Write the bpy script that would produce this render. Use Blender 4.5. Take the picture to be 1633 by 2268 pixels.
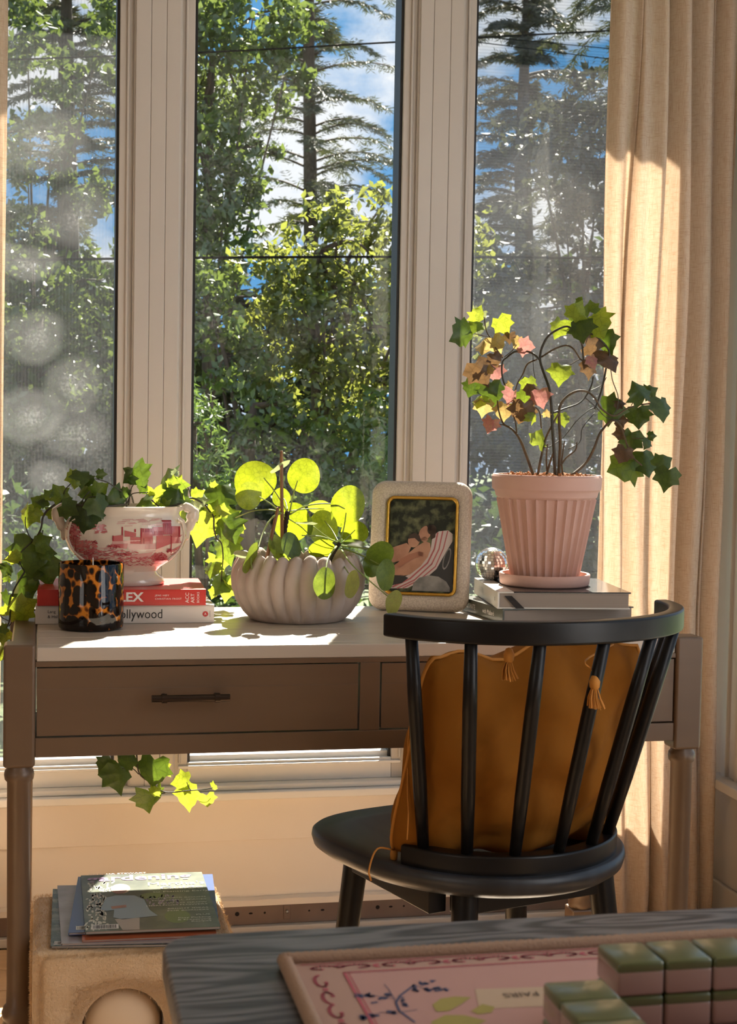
import bpy, bmesh, math, random
import numpy as np
from mathutils import Vector, Matrix, Euler
for o in list(bpy.data.objects): bpy.data.objects.remove(o)
S = bpy.context.scene
COL = S.collection
PI = math.pi
R = math.radians

# ------------------------------------------------------------------ camera
F_PX, CX, CY = 3400.0, 816.5, 1134.0          # focal length in pixels of the 1633 x 2268 frame
YAW, PITCH, ROLL, CAM_Z = .20934, .05462, .01762, 1.11308
_fw = Vector((math.sin(YAW)*math.cos(PITCH), math.cos(YAW)*math.cos(PITCH), -math.sin(PITCH)))
_r0 = Vector((math.cos(YAW), -math.sin(YAW), 0)); _u0 = _r0.cross(_fw)
_rt = _r0*math.cos(ROLL) + _u0*math.sin(ROLL)
_up = _u0*math.cos(ROLL) - _r0*math.sin(ROLL)
CAM = Vector((-.27195, -.84826, CAM_Z))
cd = bpy.data.cameras.new('camera'); cam = bpy.data.objects.new('camera', cd); COL.objects.link(cam)
cd.sensor_fit = 'VERTICAL'; cd.sensor_height = 36; cd.lens = F_PX/2268*36; cd.clip_start = .02; cd.clip_end = 400
cam.matrix_world = Matrix(((_rt.x, _up.x, -_fw.x, CAM.x), (_rt.y, _up.y, -_fw.y, CAM.y), (_rt.z, _up.z, -_fw.z, CAM_Z), (0, 0, 0, 1)))
cd.dof.use_dof = True; cd.dof.focus_distance = 2.75; cd.dof.aperture_fstop = 18
S.camera = cam
def _ray(x, y): return _fw + _rt*((x-CX)/F_PX) - _up*((y-CY)/F_PX)
def P(x, y, Y):                                 # the point of the room seen at pixel x,y that stands at depth Y
    d = _ray(x, y); return CAM + d*((Y-CAM.y)/d.y)
def PD(x, y, Y): return P(x, y, 1.592 + 1.27*(Y-1.592))    # the same for the things on the desk, noted in a shorter depth scale
def PO(x, y, Y): return P(x, y, 1.5*Y)                      # the same for the garden
def PZ(x, y, Z):
    d = _ray(x, y); return CAM + d*((Z-CAM_Z)/d.z)
def SZ_AT(px, p): return px/F_PX*((Vector(p)-CAM).dot(_fw))   # size in metres of px pixels at point p

# ------------------------------------------------------------------ view, world, sun, big lights
S.view_settings.view_transform = 'Standard'; S.view_settings.look = 'None'
S.view_settings.exposure = 0.04; S.view_settings.gamma = 1.0; S.view_settings.use_curve_mapping = False
S.cycles.max_bounces = 7; S.cycles.diffuse_bounces = 3; S.cycles.glossy_bounces = 3
S.cycles.transmission_bounces = 4; S.cycles.transparent_max_bounces = 10; S.cycles.use_adaptive_sampling = True; S.cycles.adaptive_threshold = .12; S.cycles.adaptive_min_samples = 16
S.cycles.caustics_reflective = False; S.cycles.caustics_refractive = False
S.cycles.sample_clamp_indirect = 4.0
W = bpy.data.worlds.new('sky'); S.world = W; W.use_nodes = True
nt = W.node_tree; nt.nodes.clear()
def N(t, ty, **kw):
    n = t.nodes.new(ty)
    for k, v in kw.items(): setattr(n, k, v)
    return n
wo = N(nt, 'ShaderNodeOutputWorld'); bg = N(nt, 'ShaderNodeBackground'); tc = N(nt, 'ShaderNodeTexCoord')
mp = N(nt, 'ShaderNodeMapping'); mp.inputs['Scale'].default_value = (1, 1, 1.9)
no = N(nt, 'ShaderNodeTexNoise'); no.inputs['Scale'].default_value = 6.5; no.inputs['Detail'].default_value = 7; no.inputs['Roughness'].default_value = .55
rp = N(nt, 'ShaderNodeValToRGB'); rp.color_ramp.elements[0].position = .44; rp.color_ramp.elements[1].position = .56
mx = N(nt, 'ShaderNodeMix', data_type='RGBA'); mx.inputs[6].default_value = (.13, .40, .78, 1); mx.inputs[7].default_value = (1.0, 1.02, 1.08, 1)
nt.links.new(tc.outputs['Generated'], mp.inputs['Vector']); nt.links.new(mp.outputs[0], no.inputs['Vector'])
nt.links.new(no.outputs['Fac'], rp.inputs['Fac']); nt.links.new(rp.outputs['Color'], mx.inputs[0])
nt.links.new(mx.outputs[2], bg.inputs['Color']); nt.links.new(bg.outputs[0], wo.inputs['Surface'])
bg.inputs['Strength'].default_value = 1.0

SUN_AZ, SUN_EL = R(18.3), R(45.7)
SUN_DIR = Vector((math.sin(SUN_AZ)*math.cos(SUN_EL), math.cos(SUN_AZ)*math.cos(SUN_EL), math.sin(SUN_EL)))   # towards the sun
sl = bpy.data.lights.new('sun', 'SUN'); sl.energy = 26.0; sl.angle = R(.55); sl.color = (1, .93, .82)
so = bpy.data.objects.new('sun', sl); COL.objects.link(so); so.rotation_euler = SUN_DIR.to_track_quat('Z', 'Y').to_euler()
# added fill lamp in front of the solid left-hand wall, behind the camera
al = bpy.data.lights.new('side_fill_lamp', 'AREA'); al.shape = 'RECTANGLE'; al.size = 1.6; al.size_y = 1.4; al.energy = 14; al.color = (1, .94, .87)
ao = bpy.data.objects.new('side_fill_lamp', al); COL.objects.link(ao); ao.location = (-2.27, -1.3, 1.5); ao.rotation_euler = (R(90), 0, R(-90))
# daylight through the right-hand window
bl = bpy.data.lights.new('right_window_daylight', 'AREA'); bl.shape = 'RECTANGLE'; bl.size = .9; bl.size_y = 1.6; bl.energy = 15; bl.color = (1, .96, .92)
bo = bpy.data.objects.new('right_window_daylight', bl); COL.objects.link(bo); bo.location = (1.22, .12, 1.35); bo.rotation_euler = (R(90), 0, R(90))

# ------------------------------------------------------------------ materials
MATS = {}
def _base(name):
    m = bpy.data.materials.new(name); m.use_nodes = True; t = m.node_tree; t.nodes.clear()
    return m, t, N(t, 'ShaderNodeOutputMaterial')
def rgba(c): return (c[0], c[1], c[2], 1)
def mat(name, col, rough=.5, metal=0, spec=.5, col2=None, nscale=20, ndetail=4, stretch=(1, 1, 1), lo=.35, hi=.65,
        bump=0, bscale=200, bdist=.002, trans=0, tcol=None, coat=0, sheen=0, kind='noise', coord='Object', bkind='noise', vein=None):
    if name in MATS: return MATS[name]
    m, t, out = _base(name); L = t.links.new
    b = N(t, 'ShaderNodeBsdfPrincipled'); b.inputs['Base Color'].default_value = rgba(col)
    b.inputs['Roughness'].default_value = rough; b.inputs['Metallic'].default_value = metal
    b.inputs['Specular IOR Level'].default_value = spec; b.inputs['Coat Weight'].default_value = coat; b.inputs['Sheen Weight'].default_value = sheen
    tcn = N(t, 'ShaderNodeTexCoord'); mpn = N(t, 'ShaderNodeMapping'); mpn.inputs['Scale'].default_value = stretch
    L(tcn.outputs[coord], mpn.inputs['Vector']); csock = None
    if col2:
        if kind == 'voronoi':
            n = N(t, 'ShaderNodeTexVoronoi'); n.inputs['Scale'].default_value = nscale; so_ = n.outputs['Distance']
        elif kind == 'wave':
            n = N(t, 'ShaderNodeTexWave', wave_type='BANDS', bands_direction='Y'); n.inputs['Scale'].default_value = nscale; n.inputs['Distortion'].default_value = 9; n.inputs['Detail'].default_value = ndetail; n.inputs['Detail Scale'].default_value = 1.3; so_ = n.outputs['Fac']
        else:
            n = N(t, 'ShaderNodeTexNoise'); n.inputs['Scale'].default_value = nscale; n.inputs['Detail'].default_value = ndetail; so_ = n.outputs['Fac']
        L(mpn.outputs[0], n.inputs['Vector'])
        r = N(t, 'ShaderNodeValToRGB'); r.color_ramp.elements[0].position = lo; r.color_ramp.elements[1].position = hi
        r.color_ramp.elements[0].color = rgba(col); r.color_ramp.elements[1].color = rgba(col2)
        L(so_, r.inputs['Fac']); L(r.outputs['Color'], b.inputs['Base Color']); csock = r.outputs['Color']
    if bump:
        if bkind == 'voronoi':
            n2 = N(t, 'ShaderNodeTexVoronoi'); s2 = n2.outputs['Distance']
        else:
            n2 = N(t, 'ShaderNodeTexNoise'); n2.inputs['Detail'].default_value = 3; s2 = n2.outputs['Fac']
        n2.inputs['Scale'].default_value = bscale; L(mpn.outputs[0], n2.inputs['Vector'])
        bp = N(t, 'ShaderNodeBump'); bp.inputs['Strength'].default_value = bump; bp.inputs['Distance'].default_value = bdist
        L(s2, bp.inputs['Height']); L(bp.outputs['Normal'], b.inputs['Normal'])
    sh = b.outputs[0]
    if trans:
        tr = N(t, 'ShaderNodeBsdfTranslucent'); tr.inputs['Color'].default_value = rgba(tcol or col)
        if csock is not None and tcol is None: L(csock, tr.inputs['Color'])
        if vein:                                 # network of veins: darker lines in reflected and in transmitted light
            vo = N(t, 'ShaderNodeTexVoronoi', feature='DISTANCE_TO_EDGE'); vo.inputs['Scale'].default_value = vein[0]; L(tcn.outputs[coord], vo.inputs['Vector'])
            vr = N(t, 'ShaderNodeMapRange'); vr.inputs[1].default_value = .0; vr.inputs[2].default_value = .07; vr.inputs[3].default_value = vein[1]; vr.inputs[4].default_value = 1; L(vo.outputs['Distance'], vr.inputs[0])
            pn = N(t, 'ShaderNodeTexNoise'); pn.inputs['Scale'].default_value = 1.7; L(tcn.outputs[coord], pn.inputs['Vector']); pr_ = N(t, 'ShaderNodeMapRange'); pr_.inputs[1].default_value = .3; pr_.inputs[2].default_value = .7; pr_.inputs[3].default_value = .72; pr_.inputs[4].default_value = 1.12; L(pn.outputs['Fac'], pr_.inputs[0])
            mm = N(t, 'ShaderNodeMath', operation='MULTIPLY'); L(vr.outputs[0], mm.inputs[0]); L(pr_.outputs[0], mm.inputs[1])
            vm = N(t, 'ShaderNodeVectorMath', operation='SCALE'); vm.inputs[0].default_value = tcol; L(mm.outputs[0], vm.inputs['Scale']); L(vm.outputs[0], tr.inputs['Color'])
        ms = N(t, 'ShaderNodeMixShader'); ms.inputs[0].default_value = trans
        L(b.outputs[0], ms.inputs[1]); L(tr.outputs[0], ms.inputs[2]); sh = ms.outputs[0]
    L(sh, out.inputs['Surface']); MATS[name] = m; return m

def glass_mat(name, fres=1.25, tint=(.97, .98, .97), dirt=0, seeds=()):
    m, t, out = _base(name); L = t.links.new
    tr = N(t, 'ShaderNodeBsdfTransparent'); tr.inputs[0].default_value = rgba(tint)
    gl = N(t, 'ShaderNodeBsdfGlossy'); gl.inputs['Roughness'].default_value = .01
    lw = N(t, 'ShaderNodeLayerWeight'); lw.inputs['Blend'].default_value = .5; pw = N(t, 'ShaderNodeMath', operation='POWER'); pw.inputs[1].default_value = 5; L(lw.outputs['Facing'], pw.inputs[0])
    fr = N(t, 'ShaderNodeMapRange'); fr.inputs[3].default_value = ((fres-1)/(fres+1))**2*1.3; fr.inputs[4].default_value = .7; L(pw.outputs[0], fr.inputs[0])   # Schlick, the same from both faces
    ms = N(t, 'ShaderNodeMixShader'); L(fr.outputs[0], ms.inputs[0]); L(tr.outputs[0], ms.inputs[1]); L(gl.outputs[0], ms.inputs[2])
    sh = ms.outputs[0]
    if dirt:                                     # dried streaks and wiping marks on the pane, brightened only by real light
        tcn = N(t, 'ShaderNodeTexCoord'); acc = None
        n1 = N(t, 'ShaderNodeTexNoise'); n1.inputs['Scale'].default_value = 160; n1.inputs['Detail'].default_value = 3; L(tcn.outputs['Object'], n1.inputs['Vector'])
        n0 = N(t, 'ShaderNodeTexNoise'); n0.inputs['Scale'].default_value = 5; n0.inputs['Detail'].default_value = 3; L(tcn.outputs['Object'], n0.inputs['Vector'])
        f0 = N(t, 'ShaderNodeMapRange'); f0.inputs[1].default_value = .4; f0.inputs[2].default_value = .75; f0.inputs[3].default_value = .0; f0.inputs[4].default_value = dirt
        L(n0.outputs['Fac'], f0.inputs[0])
        f1 = N(t, 'ShaderNodeMapRange'); f1.inputs[1].default_value = .45; f1.inputs[2].default_value = .7; f1.inputs[3].default_value = .3; f1.inputs[4].default_value = 1.6
        L(n1.outputs['Fac'], f1.inputs[0])
        mu = N(t, 'ShaderNodeMath', operation='MULTIPLY'); L(f0.outputs[0], mu.inputs[0]); L(f1.outputs[0], mu.inputs[1]); acc = mu.outputs[0]
        for (x, z, r0, amt) in seeds:
            d = N(t, 'ShaderNodeVectorMath', operation='DISTANCE')
            mpz = N(t, 'ShaderNodeMapping'); mpz.inputs['Scale'].default_value = (1, 0, 1.25); L(tcn.outputs['Object'], mpz.inputs['Vector'])
            wob = N(t, 'ShaderNodeVectorMath', operation='MULTIPLY_ADD'); wob.inputs[1].default_value = (.11, 0, .11); L(n0.outputs['Color'], wob.inputs[0]); L(mpz.outputs[0], wob.inputs[2])
            L(wob.outputs[0], d.inputs[0]); d.inputs[1].default_value = (x+.055, 0, z*1.25+.055)
            a1 = N(t, 'ShaderNodeMapRange'); a1.inputs[1].default_value = r0; a1.inputs[2].default_value = r0*.70; a1.inputs[3].default_value = 0; a1.inputs[4].default_value = amt*.30
            L(d.outputs['Value'], a1.inputs[0])
            a2 = N(t, 'ShaderNodeMapRange'); a2.inputs[1].default_value = r0*.5; a2.inputs[2].default_value = r0*.15; a2.inputs[3].default_value = 0; a2.inputs[4].default_value = amt*.5
            L(d.outputs['Value'], a2.inputs[0])
            m2 = N(t, 'ShaderNodeMath', operation='MULTIPLY'); L(a2.outputs[0], m2.inputs[0]); L(f1.outputs[0], m2.inputs[1])
            s1 = N(t, 'ShaderNodeMath', operation='ADD'); L(a1.outputs[0], s1.inputs[0]); L(m2.outputs[0], s1.inputs[1])
            s2 = N(t, 'ShaderNodeMath', operation='ADD', use_clamp=True); L(s1.outputs[0], s2.inputs[0]); L(acc, s2.inputs[1]); acc = s2.outputs[0]
        tl = N(t, 'ShaderNodeBsdfTranslucent'); tl.inputs[0].default_value = (.42, .41, .40, 1)
        m3 = N(t, 'ShaderNodeMixShader'); L(acc, m3.inputs[0]); L(sh, m3.inputs[1]); L(tl.outputs[0], m3.inputs[2]); sh = m3.outputs[0]
    L(sh, out.inputs['Surface']); return m
def screen_mat(name, cover, col, axis, scale=420):
    m, t, out = _base(name); L = t.links.new
    tr = N(t, 'ShaderNodeBsdfTransparent'); tl = N(t, 'ShaderNodeBsdfTranslucent'); tl.inputs[0].default_value = rgba(col)
    df = N(t, 'ShaderNodeBsdfDiffuse'); df.inputs[0].default_value = (.08, .08, .08, 1)
    a = N(t, 'ShaderNodeMixShader'); a.inputs[0].default_value = .75; L(df.outputs[0], a.inputs[1]); L(tl.outputs[0], a.inputs[2])
    tcn = N(t, 'ShaderNodeTexCoord')
    w = N(t, 'ShaderNodeTexWave', wave_type='BANDS', bands_direction=axis); w.inputs['Scale'].default_value = scale/20; w.inputs['Distortion'].default_value = .6; w.inputs['Detail'].default_value = 2
    L(tcn.outputs['Object'], w.inputs['Vector'])
    mr = N(t, 'ShaderNodeMapRange'); mr.inputs[3].default_value = cover*.86; mr.inputs[4].default_value = cover*1.14; L(w.outputs['Fac'], mr.inputs[0])
    ms = N(t, 'ShaderNodeMixShader'); L(mr.outputs[0], ms.inputs[0]); L(tr.outputs[0], ms.inputs[1]); L(a.outputs[0], ms.inputs[2])
    L(ms.outputs[0], out.inputs['Surface']); return m

# ------------------------------------------------------------------ mesh helpers
class MB:
    def __init__(s): s.v = []; s.f = []
    def add(s, v, f):
        o = len(s.v); s.v += [tuple(p) for p in v]; s.f += [tuple(i+o for i in q) for q in f]; return s
    def box(s, x0, x1, y0, y1, z0, z1, M=None):
        v = [Vector((x, y, z)) for z in (z0, z1) for y in (y0, y1) for x in (x0, x1)]
        if M: v = [M @ p for p in v]
        return s.add(v, [(0, 2, 3, 1), (4, 5, 7, 6), (0, 1, 5, 4), (1, 3, 7, 5), (3, 2, 6, 7), (2, 0, 4, 6)])
    def tube(s, path, rad, n=8, cap=True):
        path = [Vector(p) for p in path]; k = len(path)
        if not hasattr(rad, '__len__'): rad = [rad]*k
        up = Vector((0, 0, 1)); vs = []; prev = None
        for i, p in enumerate(path):
            d = (path[min(i+1, k-1)] - path[max(i-1, 0)]).normalized()
            if prev is None:
                a = d.cross(up)
                if a.length < .05: a = d.cross(Vector((1, 0, 0)))
            else: a = prev - d*prev.dot(d)
            a.normalize(); prev = a; b = d.cross(a)
            for j in range(n):
                t = 2*PI*j/n; vs.append(p + (a*math.cos(t) + b*math.sin(t))*rad[i])
        f = [(i*n+j, i*n+(j+1) % n, (i+1)*n+(j+1) % n, (i+1)*n+j) for i in range(k-1) for j in range(n)]
        if cap: f += [tuple(range(n-1, -1, -1)), tuple((k-1)*n+j for j in range(n))]
        return s.add(vs, f)
    def lathe(s, prof, n=32, c=(0, 0, 0), sx=1, sy=1, fn=None, close=True):
        vs = []; k = len(prof)
        for (r, z) in prof:
            for j in range(n):
                t = 2*PI*j/n; rr = r*(fn(t, z) if fn else 1)
                vs.append((c[0]+rr*math.cos(t)*sx, c[1]+rr*math.sin(t)*sy, c[2]+z))
        f = [(i*n+j, i*n+(j+1) % n, (i+1)*n+(j+1) % n, (i+1)*n+j) for i in range(k-1) for j in range(n)]
        if close: f += [tuple(range(n-1, -1, -1)), tuple((k-1)*n+j for j in range(n))]
        return s.add(vs, f)
    def prism(s, pts, a, b, fr):                  # outline pts (u,v) extruded from w=a to w=b, mapped by fr(u,v,w)
        n = len(pts); v = [fr(u, w_, a) for u, w_ in pts] + [fr(u, w_, b) for u, w_ in pts]
        return s.add(v, [tuple(range(n-1, -1, -1)), tuple(range(n, 2*n))] + [(i, (i+1) % n, n+(i+1) % n, n+i) for i in range(n)])
    def grid(s, fn, nu, nv):
        v = [fn(i/nu, j/nv) for j in range(nv+1) for i in range(nu+1)]
        return s.add(v, [(j*(nu+1)+i, j*(nu+1)+i+1, (j+1)*(nu+1)+i+1, (j+1)*(nu+1)+i) for j in range(nv) for i in range(nu)])
    def build(s, name, m, parent=None, smooth=False, bevel=0, seg=2, local=False, angle=None):
        me = bpy.data.meshes.new(name); me.from_pydata(s.v, [], s.f); me.update()
        return link(name, me, m, parent, smooth, bevel, seg, local, angle)
def link(name, me, m, parent=None, smooth=False, bevel=0, seg=2, local=False, angle=None):
    o = bpy.data.objects.new(name, me); COL.objects.link(o)
    if m and not me.materials: me.materials.append(m)
    if smooth: me.polygons.foreach_set('use_smooth', [True]*len(me.polygons))
    if bevel:
        b = o.modifiers.new('bevel', 'BEVEL'); b.width = bevel; b.segments = seg; b.limit_method = 'ANGLE'; b.angle_limit = R(35)
        me.polygons.foreach_set('use_smooth', [True]*len(me.polygons)); o.modifiers.new('wn', 'WEIGHTED_NORMAL')
    if angle:
        bm = bmesh.new(); bm.from_mesh(me)
        for e in bm.edges:
            if len(e.link_faces) == 2 and e.calc_face_angle(0) > angle: e.smooth = False
        bm.to_mesh(me); bm.free()
    if parent:
        o.parent = parent
        if not local: o.matrix_parent_inverse = wm(parent).inverted()
    return o
def wm(o):                                       # world matrix of a thing, without waiting for an update
    m = o.matrix_basis.copy()
    if o.parent: m = wm(o.parent) @ o.matrix_parent_inverse @ m
    return m
def fix_normals(o):
    bm = bmesh.new(); bm.from_mesh(o.data); bmesh.ops.recalc_face_normals(bm, faces=bm.faces); bm.to_mesh(o.data); bm.free(); return o
def tag(o, label, cat, group=None):
    o['label'] = label; o['category'] = cat
    if group: o['group'] = group
    return o
def thing(name, loc, label, cat, group=None, rz=0):
    o = bpy.data.objects.new(name, None); COL.objects.link(o); o.empty_display_size = .05
    o.location = loc; o.rotation_euler = (0, 0, rz); return tag(o, label, cat, group)
def struct(o): o['kind'] = 'structure'; return o
def stuff(o): o['kind'] = 'stuff'; return o
def sempty(name, loc): o = bpy.data.objects.new(name, None); COL.objects.link(o); o.location = loc; return struct(o)
def box(name, m, parent, b, bevel=0, **k): return MB().box(*b).build(name, m, parent, bevel=bevel, **k)
def text(body, size, m, parent, M, name='lettering', align='LEFT', squeeze=1.0, bold=0.0, space=1.0):
    c = bpy.data.curves.new('t', 'FONT'); c.body = body; c.size = size; c.align_x = align; c.align_y = 'CENTER'; c.offset = bold; c.space_character = space; c.resolution_u = 3
    to = bpy.data.objects.new('t', c); COL.objects.link(to); dg = bpy.context.evaluated_depsgraph_get(); dg.update()
    me = bpy.data.meshes.new_from_object(to.evaluated_get(dg)); bpy.data.objects.remove(to); me.name = name
    me.transform(M @ Matrix.Diagonal((squeeze, 1, 1, 1))); me.materials.clear()
    return link(name, me, m, parent)
def frame_m(o, ux, uy):                          # matrix of a flat face: origin, right, up
    ux = Vector(ux).normalized(); uy = Vector(uy); uy = (uy - ux*uy.dot(ux)).normalized(); uz = ux.cross(uy); o = Vector(o)
    return Matrix(((ux.x, uy.x, uz.x, o.x), (ux.y, uy.y, uz.y, o.y), (ux.z, uy.z, uz.z, o.z), (0, 0, 0, 1)))
def shape(name, polys, m, parent, M, off=.0003):  # flat print: polygons in the plane of M
    b = MB()
    for p in polys: b.add([M @ Vector((x, y, off)) for x, y in p], [tuple(range(len(p)))])
    return b.build(name, m, parent)
def ell(cx, cy, rx, ry, n=18, rot=0):
    c, s = math.cos(rot), math.sin(rot)
    return [(cx+rx*math.cos(t)*c-ry*math.sin(t)*s, cy+rx*math.cos(t)*s+ry*math.sin(t)*c) for t in [2*PI*i/n for i in range(n)]]
def stroke(pts, w):                              # a flat band along a polyline
    out = []
    for i in range(len(pts)-1):
        (a, b), (c, d) = pts[i], pts[i+1]; l = math.hypot(c-a, d-b) or 1; nx, ny = -(d-b)/l*w/2, (c-a)/l*w/2
        ex, ey = (c-a)/l*w*.25, (d-b)/l*w*.25
        out.append([(a+nx-ex, b+ny-ey), (a-nx-ex, b-ny-ey), (c-nx+ex, d-ny+ey), (c+nx+ex, d+ny+ey)])
    return out
def smooth_path(pts, n=6):                       # Catmull-Rom through 3-D points
    p = [Vector(q) for q in pts]; p = [p[0]*2-p[1]] + p + [p[-1]*2-p[-2]]; out = []
    for i in range(1, len(p)-2):
        for k in range(n):
            t = k/n; a, b, c, d = p[i-1], p[i], p[i+1], p[i+2]
            out.append(.5*((2*b) + (c-a)*t + (2*a-5*b+4*c-d)*t*t + (3*b-a-3*c+d)*t**3))
    return out + [p[-2]]
def quads(name, c, ux, uy, m, parent):           # many small leaf blades (diamonds folded on the midrib) as one mesh
    n = len(c); nrm = np.cross(ux, uy); nrm /= (np.linalg.norm(nrm, axis=1, keepdims=True)+1e-9)
    ln = np.linalg.norm(ux, axis=1, keepdims=True)
    v = np.stack([c-uy, c+ux+nrm*ln*.35, c+uy, c-ux+nrm*ln*.35], 1).reshape(-1, 3)
    idx = np.arange(n)[:, None]*4; tri = np.concatenate([idx+np.array([0, 1, 2]), idx+np.array([0, 2, 3])], 1).reshape(-1)
    me = bpy.data.meshes.new(name); me.vertices.add(n*4); me.vertices.foreach_set('co', v.astype(np.float32).ravel())
    me.loops.add(n*6); me.loops.foreach_set('vertex_index', tri.astype(np.int32))
    me.polygons.add(n*2); me.polygons.foreach_set('loop_start', np.arange(0, n*6, 3, dtype=np.int32)); me.update(calc_edges=True); me.validate()
    return link(name, me, m, parent)
rng = np.random.default_rng(7); random.seed(7)

# ================================================================== THE ROOM
YW = 2.452                                        # room face of the window frames
WHITE = mat('white_paint', (.60, .56, .525), .42, col2=(.58, .54, .505), nscale=3, bump=.05, bscale=60)
WHITE_LIT = mat('white_paint_lit', (.82, .80, .78), .35)  # frame white with the sunlight on sill and bottom rails put into its colour
WALLC = mat('cream_wall_paint', (.88, .80, .72), .75, col2=(.86, .78, .70), nscale=4, bump=.08, bscale=120)
ROOMW = mat('warm_room_paint', (.62, .52, .41), .8)
BLACKG = mat('black_gasket', (.012, .012, .014), .5)
ceil = struct(MB().box(-2.3, 1.4, -3.1, 2.6, 2.45, 2.55).build('ceiling', ROOMW))
wl_ = struct(MB().box(-2.4, -2.3, -3.1, 2.6, 0, 2.45).build('wall_left', ROOMW))
wb = struct(MB().box(-2.3, 1.4, -3.1, -3.0, 0, 2.45).build('wall_back', ROOMW))
# floor: oak boards laid along the window
FLOOR_M = [mat('oak_board_%d' % i, c, .35, col2=d, nscale=4, stretch=(1, 14, 1), bump=.05, bscale=30) for i, (c, d) in enumerate([((.74, .49, .28), (.78, .53, .32)), ((.70, .46, .26), (.76, .51, .30)), ((.77, .52, .31), (.72, .48, .275))])]
fl = struct(MB().box(-2.3, 1.4, -3.0, 2.55, -.06, -.006).build('floor', FLOOR_M[1]))
k = 0; yy = 2.425
while yy > -2.98:
    xx = -2.29 + (k*.37) % .9 - .9
    while xx < 1.24:
        a, b_ = max(xx, -2.29), min(xx+1.2, 1.23)
        if b_ - a > .05: MB().box(a, b_-.002, yy-.118, yy-.0015, -.02, 0).build('plank', FLOOR_M[(k*7+int(xx*13)) % 3], fl, bevel=.001, seg=1)
        xx += 1.2
    yy -= .12; k += 1
# window wall: parapet below, header above, piers at the ends
wf = MB().box(-2.3, 1.24, YW, 2.59, 0, .33).box(-2.3, 1.24, YW, 2.59, 2.28, 2.45).box(-2.3, -.57, YW, 2.59, .33, 2.28).box(1.185, 1.24, YW, 2.59, .33, 2.28)
wf = struct(wf.build('wall_front', WALLC))
box('wall_panel', WALLC, wf, (-2.3, 1.238, YW-.008, YW, .208, .318), .002)
struct(MB().box(-2.3, 1.23, 2.428, YW, 0, .020).build('baseboard_front', WHITE, bevel=.003))
sill = MB().box(-2.3, 1.23, YW-.05, YW+.07, .308, .325).box(-2.3, 1.23, YW-.033, YW+.07, .325, .337)
struct(sill.build('trim_1', WHITE_LIT, bevel=.003))
# three sashes side by side
FRAME_Z0, FRAME_Z1 = .337, 2.28
scr_l = screen_mat('insect_screen_vertical_weave', .26, (.085, .085, .09), 'X', 900)
scr_r = screen_mat('insect_screen_horizontal_weave', .32, (.068, .067, .074), 'Z', 900)
g_c = glass_mat('window_glass', 1.30, dirt=.022)
g_l = glass_mat('smeared_window_glass', 1.25, dirt=.035, seeds=[(-0.313, 1.46, 0.055, 0.16), (-0.3, 1.3, 0.075, 0.15), (-0.213, 1.2, 0.075, 0.12), (-0.305, 1.13, 0.085, 0.17), (-0.193, 1.1, 0.085, 0.1), (-0.249, 1.0, 0.055, 0.13), (-0.203, 1.55, 0.09, 0.1), (-0.274, 1.7, 0.1, 0.12)])
g_r = glass_mat('dusty_window_glass', 1.25, dirt=.022, seeds=[(0.825, 1.62, 0.16, 0.05500000000000001), (0.796, 1.35, 0.15, 0.044000000000000004)])
def sash(n, x0, x1, zb, glass, screen, has_screen):
    w = sempty('window_%d' % n, (x0, YW, FRAME_Z0)); z1 = FRAME_Z1
    for (a, b) in ((x0-.034, x0-.004), (x1+.004, x1+.034)):
        box('stile', WHITE, w, (a, b, YW-.004, YW+.075, FRAME_Z0, z1), .002)
    box('bottom_rail', WHITE_LIT, w, (x0-.004, x1+.004, YW-.004, YW+.075, FRAME_Z0, zb-.012), .002)
    box('top_rail', WHITE, w, (x0-.004, x1+.004, YW-.004, YW+.075, z1-.05, z1), .002)
    for (a, b) in ((x0-.024, x0-.019), (x1+.019, x1+.024)):
        box('bead', WHITE, w, (a, b, YW-.010, YW, zb-.012, z1-.03), .0015)
    box('bead', WHITE_LIT, w, (x0-.024, x1+.024, YW-.010, YW-.003, zb-.024, zb-.018), .0015)
    for (a, b) in ((x0-.005, x0+.002), (x1-.002, x1+.007)):
        box('gasket', BLACKG, w, (a, b, YW+.004, YW+.062, zb-.012, z1-.05))
    box('glazing_bead', WHITE_LIT, w, (x0, x1, YW+.012, YW+.045, zb-.014, zb), .002)
    box('pane', glass, w, (x0, x1, YW+.046, YW+.050, zb-.006, z1-.05))
    if has_screen:
        MB().add([(x0, YW+.070, zb-.01), (x1, YW+.070, zb-.01), (x1, YW+.070, z1-.05), (x0, YW+.070, z1-.05)], [(0, 1, 2, 3)]).build('insect_screen', screen, w)
    return w
sash(1, -.505, -.124, .395, g_l, scr_l, True)
sash(2, .041, .486, .395, g_c, None, False)
sash(3, .656, 1.145, .395, g_r, scr_r, True)
def mullion(n, x0, x1, seams):
    t = sempty('trim_%d' % n, ((x0+x1)/2, YW, FRAME_Z0))
    box('casing', WHITE, t, (x0, x1, YW-.016, YW+.12, FRAME_Z0, FRAME_Z1), .002)
    for i in range(len(seams)-1):
        box('facing_board', WHITE, t, (seams[i]+.0002, seams[i+1]-.0002, YW-.0190, YW-.015, FRAME_Z0, FRAME_Z1), .0018)
    for x in (x0-.0, x1): box('quirk_bead', WHITE, t, (x-.003, x+.003, YW-.014, YW, FRAME_Z0, FRAME_Z1), .002)
mullion(2, -.088, .006, [-.088, -.056, -.024, .006])
mullion(3, .522, .620, [.522, .552, .590, .620])
mullion(4, -.61, -.541, [-.61, -.541])
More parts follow.
